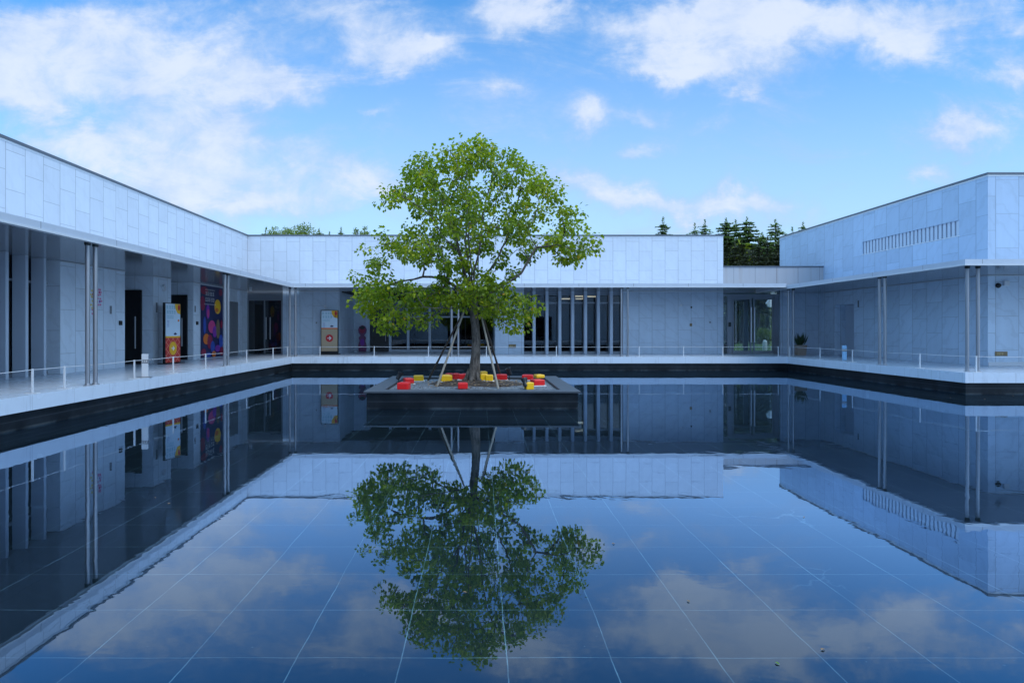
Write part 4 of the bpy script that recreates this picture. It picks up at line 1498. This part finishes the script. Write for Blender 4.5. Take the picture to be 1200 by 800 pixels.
for a in ((.15, .93, .16, .055, 'crimson'), (.08, .75, .10, .10, 'crimson'), (.88, .93, .08, .05, 'crimson'), (.74, .72, .15, .105, 'amber'), (.74, .74, .09, .06, 'yellow'), (.70, .67, .08, .03, 'orange'),
          (.30, .64, .08, .10, 'purple'), (.31, .62, .045, .06, 'pink'), (.47, .43, .16, .09, 'pink'), (.60, .36, .10, .08, 'purple'), (.75, .40, .09, .14, 'bronze'),
          (.15, .45, .06, .12, 'blueprint'), (.22, .26, .13, .075, 'orange'), (.38, .22, .12, .10, 'crimson'), (.50, .15, .10, .08, 'blueprint'), (.88, .22, .10, .10, 'blueprint'),
          (.10, .08, .10, .05, 'crimson'), (.92, .08, .10, .06, 'crimson'), (.55, .045, .09, .045, 'orange'), (.72, .12, .12, .05, 'purple'), (.30, .04, .12, .035, 'blueprint'), (.9, .47, .05, .06, 'crimson')):
    bal(*a)
Tm = Pm @ Matrix.Translation((0, 0, .0125 + .0012 * (lay[0] + 1)))
glyph_rows(Tm, -.72, .18, PH * .86, .17, 2, po, 'whitepaint', 9)
glyph_rows(Tm, -.85, .30, PH * .735, .05, 1, po, 'whitepaint', 10)
glyph_rows(Tm, -.75, .20, PH * .935, .05, 1, po, 'whitepaint', 12)

# flower sticker on the left wall
fs_ = thing('flower_sticker', (WL + .01, 18.6, 2.3), 'pink and yellow flower sticker on the stone wall behind the near steel columns', 'sticker')
Sm = Matrix.Translation((WL + .003, 18.6, 2.25)) @ Matrix.Rotation(R(90), 4, 'Z') @ Matrix.Rotation(R(90), 4, 'X')
rng = random.Random(21)
for (cx, cy, n_, mats) in ((-.16, .64, 6, ('amber', 'orange')), (.14, .72, 7, ('pink', 'pink')), (-.14, .32, 6, ('amber', 'yellow')), (.16, .44, 6, ('pink', 'purple')), (-.10, .12, 5, ('pink', 'orange'))):
    m1, m2 = MB(), MB()
    for i in range(n_):
        a = 6.283 * i / n_ + rng.uniform(-.2, .2)
        d = rng.uniform(.08, .13)
        m1.slab(ell(cx + math.cos(a) * d, cy + math.sin(a) * d, .045, .032, 10), Sm @ Matrix.Translation((0, 0, .0006 * i)), .001)
    m1.build('petals', M['petal_' + ('pink' if mats[0] == 'pink' else 'yellow')], fs_)
    flat(ell(cx, cy, .04, .04, 12), Sm @ Matrix.Translation((0, 0, .005)), .001, 'flower_centre', mats[1], fs_)

# little stand signs at the deck edges
def stand_sign(x, y, ang, label, mat):
    t = thing('stand_sign', (x, y, ZD), label, 'sign', 'small stand signs at the deck edge')
    B = Matrix.Translation((x, y, ZD)) @ Matrix.Rotation(ang, 4, 'Z')
    MB().box(-.16, .16, -.10, .10, .001, .015, M=B).build('foot', M['greypaint'], t)
    MB().box(-.075, .075, -.03, .03, .016, .60, M=B).build('body', M[mat], t, bevel=.006)
    MB().box(-.079, .079, -.034, .034, .36, .46, M=B).build('band', M['greypaint'], t)
    Fm = B @ Matrix.Translation((0, -.0345, 0)) @ Matrix.Rotation(R(90), 4, 'X')
    glyph_rows(Fm, -.068, .07, .395, .045, 1, t, 'whitepaint', 31)
    return t


stand_sign(px(170, 15.75), 15.75, R(15), 'small white stand sign with grey band on the left deck, before a black door', 'railpaint')
stand_sign(px(989.6, 24.2), 24.2, R(-20), 'small pale blue stand sign with dark band on the right deck', 'paleblue')

# wall plaques
def plaque(xc, Yw, yt, yb, wpx, label, rowsn):
    X0, X1 = px(xc - wpx / 2, Yw), px(xc + wpx / 2, Yw)
    z0, z1 = pz(yb, Yw), pz(yt, Yw)
    t = thing('wall_plaque', ((X0 + X1) / 2, Yw - .012, z0), label, 'plaque', 'brown wall plaques')
    MB().box(X0, X1, Yw - .02, Yw - .001, z0, z1).build('plate', M['bronze'], t, bevel=.003)
    Fm = Matrix.Translation(((X0 + X1) / 2, Yw - .0205, z0)) @ Matrix.Rotation(R(90), 4, 'X')
    hw, hh = (X1 - X0) / 2, z1 - z0
    glyph_rows(Fm, -hw * .75, hw * .45, hh * .25, hh * .5, 1, t, 'brass', 41)


plaque(1173, WF, 411.8, 417.0, 14.5, 'brown wall plaque with brass characters beside the front right columns', 1)
plaque(600.3, WB, 403.3, 407.4, 8.5, 'small tan wall plaque on the white stone right of the tree trunk', 1)

# cut-out standee in the recess
st = thing('cutout_standee', (px(424.7, 34.0), 34.0, ZD), 'pink and purple figure-shaped cutout board standing in the far recess', 'standee')
Cm = Matrix.Translation((px(424.7, 34.0), 34.0, ZD)) @ Matrix.Rotation(R(90), 4, 'X')
prof = [(-.20, .02), (.20, .02), (.23, .35), (.16, .60), (.20, .78), (.10, .90), (.21, 1.05), (.24, 1.22), (.16, 1.40), (0, 1.47), (-.16, 1.40), (-.24, 1.22), (-.21, 1.05), (-.10, .90), (-.20, .78), (-.16, .60), (-.23, .35)]
flat(prof, Cm, .02, 'board', 'plum', st)
flat(ell(0, 1.2, .16, .19), Cm @ Matrix.Translation((0, 0, .0205)), .003, 'print', 'crimson', st)
flat(ell(0, 1.32, .14, .09), Cm @ Matrix.Translation((0, 0, .024)), .003, 'print', 'black', st)
flat(ell(0, .52, .11, .20), Cm @ Matrix.Translation((0, 0, .0205)), .003, 'print', 'purple', st)
MB().box(px(424.7, 34) - .22, px(424.7, 34) + .22, 33.9, 34.12, ZD + .001, ZD + .02).build('foot', M['black'], st)

# ceiling lamps in the room behind the fins
for (x, y, L_) in ((663, 36.5, .5), (680, 33.6, .55), (680, 36.5, .55), (692, 34.0, .6), (721, 36.5, .6)):
    X = px(x, y)
    lm = thing('ceiling_lamp', (X, y, ZS - .12), 'warm tube lamp on the ceiling of the room behind the stone fins', 'lamp', 'ceiling lamps seen through the fin windows')
    MB().box(X - L_ / 2, X + L_ / 2, y - .05, y + .05, ZS - .12, ZS - .06).build('tube', M['lamp'], lm)
    MB().box(X - L_ / 2 - .02, X + L_ / 2 + .02, y - .07, y + .07, ZS - .059, ZS - .031).build('housing', M['frame'], lm)


# potted snake plants
def pot_plant(x, y, label, seed):
    r = random.Random(seed)
    t = thing('potted_plant', (x, y, ZD), label, 'plant', 'potted snake plants')
    p = MB()
    a, b, h = .19, .23, .48
    vs = [(sx * a + x, sy * a + y, ZD) for sx, sy in ((-1, -1), (1, -1), (1, 1), (-1, 1))] + [(sx * b + x, sy * b + y, ZD + h) for sx, sy in ((-1, -1), (1, -1), (1, 1), (-1, 1))]
    vs += [(sx * (b - .03) + x, sy * (b - .03) + y, ZD + h) for sx, sy in ((-1, -1), (1, -1), (1, 1), (-1, 1))] + [(sx * (b - .05) + x, sy * (b - .05) + y, ZD + h - .05) for sx, sy in ((-1, -1), (1, -1), (1, 1), (-1, 1))]
    fs = [(3, 2, 1, 0)]
    for lv_ in range(3):
        for i in range(4):
            j = (i + 1) % 4
            fs.append((lv_ * 4 + i, lv_ * 4 + j, lv_ * 4 + 4 + j, lv_ * 4 + 4 + i))
    fs.append((12, 13, 14, 15))
    p.add(vs, fs).build('pot', M['pot'], t)
    items = []
    for i in range(46):
        an, rr = r.uniform(0, 6.28), r.uniform(0, .15)
        c = Vector((x + rr * math.cos(an), y + rr * math.sin(an), ZD + h - .05))
        dv = Vector((math.cos(an) * (.15 + rr * 2), math.sin(an) * (.15 + rr * 2), 1))
        items.append((c, dv, Vector((math.cos(an + r.uniform(-1, 1)), math.sin(an), .1)), r.uniform(.35, .75), r.uniform(.06, .10), r.random()))
    leaf_mesh('foliage', M['snake'], items, t, (x, y, ZD))


pot_plant(px(853.5, 32.2), 32.2, 'spiky potted plant seen through the glass of the link, left of its doors', 3)
pot_plant(px(937.5, 29.6), 29.6, 'spiky potted plant in a tan pot beside the steel columns at the right corner', 8)

# floating leaves
rng = random.Random(77)
for i, (x, y, mt) in enumerate(((806.5, 704.5, 'dryleaf'), (911, 777.5, 'greenleaf'), (942, 606, 'dryleaf'), (182, 583, 'dryleaf'), (198, 590, 'dryleaf'), (545, 694, 'dryleaf'), (964, 761, 'dryleaf'), (1114, 465.8, 'dryleaf'), (1154, 467.5, 'dryleaf'), (1187, 463.5, 'dryleaf'), (719, 637, 'dryleaf'))):
    Y = F * CH / (y - HY)
    X = px(x, Y)
    s = .016 if Y < 8 else .035
    an = rng.uniform(0, 6.28)
    m = MB()
    o8 = [(-1, 0), (-.4, .45), (.3, .5), (1, .1), (.4, -.45), (-.3, -.4)]
    pts = [(X + s * (a * math.cos(an) - b * math.sin(an)), Y + s * (a * math.sin(an) + b * math.cos(an)), .004 + .010 * abs(b) * (1 if a > 0 else .6)) for a, b in o8]
    m.add(pts + [(X, Y, .003)], [(6, k_, (k_ + 1) % 6) for k_ in range(6)])
    lab = {'greenleaf': 'single green leaf floating on the pool near the bottom right'}.get(mt)
    near = 'small fallen brown leaf floating on the pool surface'
    tag(m.build('fallen_leaf', M[mt]), lab or near, 'leaf', None if lab else 'fallen leaves on the water')

# ------------------------------------------------------------------ trees beyond the wings
def conifer_items(h, r0, seed, droop=.35, z_start=.12, dens=1.0, size=.30, tip=.0):
    r = random.Random(seed)
    items, limbs = [], []
    z = z_start * h
    while z < h * .95:
        f = (z - z_start * h) / (h - z_start * h)
        L = 1.3 * r0 * (1 - f) ** .85 * r.uniform(.75, 1.15) + .12
        nb = max(3, int(7 * (1 - f * .4)))
        a0_ = r.uniform(0, 6.28)
        for k_ in range(nb):
            an = a0_ + 6.283 * k_ / nb + r.uniform(-.35, .35)
            l = L * r.uniform(.45, 1.2)
            up = .25 - droop * (1 - f) + r.uniform(-.12, .12)
            pts = []
            ns = max(3, int(l / .28))
            for s in range(ns + 1):
                q = s / ns
                pts.append(Vector((math.cos(an) * l * q, math.sin(an) * l * q, z + l * (up * q - .28 * q * q + .12 * q ** 3))))
            limbs.append((pts, .010 + .012 * l / max(r0, .1)))
            for s in range(1, ns + 1):
                dirn = (pts[s] - pts[s - 1]).normalized()
                side = Vector((-math.sin(an), math.cos(an), 0))
                for e in range(int(13 * dens)):
                    sg = r.choice((-1, 1))
                    dv = dirn * r.uniform(.4, 1.0) + side * sg * r.uniform(.2, .9) + Vector((0, 0, r.uniform(-.45, .25)))
                    ln = size * r.uniform(.6, 1.2) * (1 - .62 * f)
                    c = pts[s] + side * sg * r.uniform(0, .10) * l - dirn * r.uniform(0, .2)
                    items.append((c, dv, Vector((0, 0, 1)) + rvec(r) * .5, ln, ln * r.uniform(.42, .66), max(0, min(1, r.gauss(.45, .22)))))
        z += (.24 + .015 * h) * r.uniform(.6, 1.4) * (1 - .45 * f)
    for i in range(46):
        q = i / 46
        a_ = r.uniform(0, 6.28)
        items.append((Vector((0, 0, h * (.86 + .135 * q))), Vector((math.cos(a_), math.sin(a_), -.15 + 1.6 * q * q)), rvec(r) + Vector((0, 0, .8)), size * (.95 - .55 * q) * r.uniform(.7, 1.1), size * .2, max(0, min(1, r.gauss(.45, .2)))))
    items.append((Vector((0, 0, h * .97)), Vector((.03, 0, 1)), Vector((0, 1, 0)), h * .035, h * .006, .4))
    return items, limbs


def conifer(x, y, h, r0, seed, label, mat='needle', z_start=.12, dens=1.5, size=.46, group='conifers beyond the far wing', droop=.35):
    t = thing('cedar_tree', (x, y, zg), label, 'tree', group)
    items, limbs = conifer_items(h, r0, seed, droop, z_start, dens, size)
    big = max(1.0, h / 11)
    o_ = Vector((x, y, zg))
    leaf_mesh('crown', M[mat], [(c + o_, dv, nv, a, b, tt) for (c, dv, nv, a, b, tt) in items], t, o_)
    m = MB()
    r = random.Random(seed)
    m.tube([o_ + Vector((r.uniform(-.008, .008) * i, 0, h * i / 6)) for i in range(7)], [.17 * (1 - .158 * i) * big for i in range(7)], 9)
    for pts, rr in limbs:
        m.tube([p_ + o_ for p_ in pts], [rr * (1 - .8 * i / (len(pts) - 1)) for i in range(len(pts))], 4, caps=False)
    m.build('trunk', M['pinebark'], t, origin=o_)
    return t


def con_at(xp, ytop, Y, r0, seed, label, **kw):
    conifer(px(xp, Y), Y, pz(ytop, Y) - zg, r0, seed, label, **kw)


con_at(851, 255, 100, 4.6, 1, 'dark cedar just right of the far wing, its side cut by the wall end', z_start=.30, size=.9)
con_at(862.5, 257, 108, 4.2, 2, 'dark cedar second from the left in the gap between the wings', z_start=.34, size=.9)
con_at(875.5, 254, 98, 5.2, 3, 'tallest dark cedar in the middle of the gap between the wings', z_start=.33, size=.9)
con_at(893, 272, 104, 3.8, 4, 'low dark cedar between the tallest cedar and the one beside the right wing', z_start=.30, size=.9)
con_at(908.5, 257, 100, 4.2, 5, 'sparse dark cedar close beside the left end of the right wing', z_start=.34, dens=.8, size=.9)
con_at(866, 281, 76, 4.2, 6, 'yellow-green young cedar in front of the dark ones between the wings', mat='needle_light', z_start=.34, size=.75, dens=2.2)
con_at(777, 254, 56, 1.7, 7, 'green cedar top showing alone above the far wing', z_start=.35, mat='needle')
con_at(814, 261, 60, 1.9, 8, 'thin cedar top above the far wing, left one of a pair', z_start=.5, dens=.7)
con_at(826, 257, 60, 1.7, 9, 'thin cedar top above the far wing, right one of a pair', z_start=.5, dens=.7)
con_at(928.7, 266, 62, 1.2, 10, 'small cedar tip above the left end of the right wing parapet', z_start=.5, dens=.7)
con_at(941, 260, 60, 1.4, 12, 'cedar tip poking above the sloping right wing parapet', z_start=.5, dens=.7)
con_at(312, 266, 60, 1.5, 13, 'green pointed tree top at the left end of the far wing parapet', mat='bush', z_start=.4)
con_at(374, 267.5, 60, 1.7, 14, 'small pointed tree top just right of the bushy clump above the far wing', mat='bush', z_start=.4)
con_at(386, 271, 62, .9, 15, 'tiny tree tip between two larger tops above the far wing', mat='bush', z_start=.5)
con_at(399.5, 266, 60, 1.4, 16, 'thin pointed tree top above the far wing, left of two feathery ones', mat='bush', z_start=.4, dens=.7)


def broad(x, y, h, rx, rz, seed, label, nl=2600, col_='bush', group='leafy trees beyond the far wing', size=.22, slim=False, zc=None):
    r = random.Random(seed)
    t = thing('leafy_tree', (x, y, zg), label, 'tree', group)
    o_ = Vector((x, y, zg))
    m = MB()
    m.tube([o_, o_ + Vector((.1, 0, h * .5)), o_ + Vector((0, 0, h * .96))], [.16, .10, .02], 8)
    items = []
    cl = []
    zc_ = h - rz
    for i in range(30 if not slim else 16):
        v = rvec(r)
        c = o_ + Vector((v.x * rx, v.y * rx, zc_ + v.z * rz))
        cl.append(c)
        m.tube([o_ + Vector((0, 0, max(h * .3, (c - o_).z - rx * .8))), c], [.035, .01], 4, caps=False)
    for i in range(nl):
        c = r.choice(cl) + rvec(r) * (rx * .34)
        ln = size * r.uniform(.6, 1.2)
        items.append((c, rvec(r) + Vector((0, 0, .3 if slim else -.1)), rvec(r), ln, ln * .4, max(0, min(1, r.gauss(.5, .22)))))
    leaf_mesh('crown', M[col_], items, t, o_)
    m.build('trunk', M['pinebark'], t, origin=o_)


broad(px(330, 58), 58, pz(268, 58) - zg, 1.4, 1.2, 31, 'bushy yellow-green tree crown left of the clump above the far wing')
broad(px(343, 60), 60, pz(268.5, 60) - zg, 1.5, 1.2, 32, 'bushy green tree crown in the middle of the clump above the far wing')
broad(px(354, 58), 58, pz(266.5, 58) - zg, 1.6, 1.2, 33, 'feathery yellowish tree crown right of the clump above the far wing')
broad(px(419, 62), 62, pz(264, 62) - zg, .6, 1.9, 34, 'slim feathery tree top above the far wing, left one beside the big tree', nl=420, slim=True)
broad(px(427, 61), 61, pz(261, 61) - zg, .7, 2.1, 35, 'slim feathery tree top above the far wing, right one beside the big tree', nl=520, slim=True)

# shrubs, white bollard and cloud-topped post seen through the link
def shrub(x, y, h, r0, seed, label, matn='bush'):
    r = random.Random(seed)
    t = thing('shrub', (x, y, zg), label, 'shrub', 'shrubs seen through the glazed link')
    o_ = Vector((x, y, zg))
    items = []
    m = MB()
    for i in range(26):
        v = rvec(r)
        tipv = o_ + Vector((v.x * r0, v.y * r0, h * (.45 + .5 * abs(v.z))))
        m.tube([o_, tipv], [.02, .006], 4, caps=False)
        for k_ in range(34):
            c = tipv + rvec(r) * .35 * r0
            ln = r.uniform(.10, .2)
            items.append((c, rvec(r) + Vector((0, 0, .3)), rvec(r), ln, ln * .5, max(0, min(1, r.gauss(.5, .25)))))
    leaf_mesh('foliage', M[matn], items, t, o_)
    m.build('stems', M['pinebark'], t, origin=o_)


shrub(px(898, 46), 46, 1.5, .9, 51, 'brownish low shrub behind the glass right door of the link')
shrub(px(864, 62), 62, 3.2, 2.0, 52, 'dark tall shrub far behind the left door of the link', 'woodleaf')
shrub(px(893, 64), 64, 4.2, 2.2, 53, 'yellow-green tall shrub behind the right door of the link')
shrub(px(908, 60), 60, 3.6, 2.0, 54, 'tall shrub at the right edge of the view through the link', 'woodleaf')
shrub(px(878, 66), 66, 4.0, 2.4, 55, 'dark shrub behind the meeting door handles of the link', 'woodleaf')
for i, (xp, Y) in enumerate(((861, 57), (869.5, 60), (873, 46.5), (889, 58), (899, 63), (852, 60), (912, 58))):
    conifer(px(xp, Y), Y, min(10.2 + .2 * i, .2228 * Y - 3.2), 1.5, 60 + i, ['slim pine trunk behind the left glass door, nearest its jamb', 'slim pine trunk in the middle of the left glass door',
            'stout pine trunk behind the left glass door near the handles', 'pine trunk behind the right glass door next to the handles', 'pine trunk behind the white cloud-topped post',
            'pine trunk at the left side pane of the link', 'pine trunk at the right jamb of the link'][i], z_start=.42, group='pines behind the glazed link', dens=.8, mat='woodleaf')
bo = MB()
Xb, Yb = px(896.3, 40), 40
tag(bo.lathe([(.14, 0), (.14, .50), (.125, .58), (.08, .64), (.02, .66)], (Xb, Yb, zg), 16).build('bollard', M['whitepaint'], smooth=True), 'white round-topped bollard on the lawn seen through the right glass door', 'bollard')
cp_ = thing('cloud_post', (px(905.5, 39), 39, zg), 'white post with a cloud-shaped head on the lawn, seen through the link', 'post')
xc, yc = px(905.5, 39), 39
MB().tube([(xc, yc, zg), (xc, yc, 3.3)], .06, 12).build('post', M['whitepaint'], cp_, smooth=True)
MB().tube([(xc, yc, zg), (xc, yc, zg + .3)], .11, 12).build('base', M['whitepaint'], cp_, smooth=True)
cl = []
for i in range(40):
    t_ = 2 * math.pi * i / 40
    rr = 1 + .16 * abs(math.sin(3.5 * t_))
    cl.append((.34 * rr * math.cos(t_) * 1.0 - .12, .24 * rr * math.sin(t_)))
MB().slab(cl, Matrix.Translation((xc - .0, yc - .07, 3.48)) @ Matrix.Rotation(R(90), 4, 'X'), .14).build('cloud_head', M['whitepaint'], cp_, bevel=.03)

# the wood closing the view far behind the link
r = random.Random(90)
items = []
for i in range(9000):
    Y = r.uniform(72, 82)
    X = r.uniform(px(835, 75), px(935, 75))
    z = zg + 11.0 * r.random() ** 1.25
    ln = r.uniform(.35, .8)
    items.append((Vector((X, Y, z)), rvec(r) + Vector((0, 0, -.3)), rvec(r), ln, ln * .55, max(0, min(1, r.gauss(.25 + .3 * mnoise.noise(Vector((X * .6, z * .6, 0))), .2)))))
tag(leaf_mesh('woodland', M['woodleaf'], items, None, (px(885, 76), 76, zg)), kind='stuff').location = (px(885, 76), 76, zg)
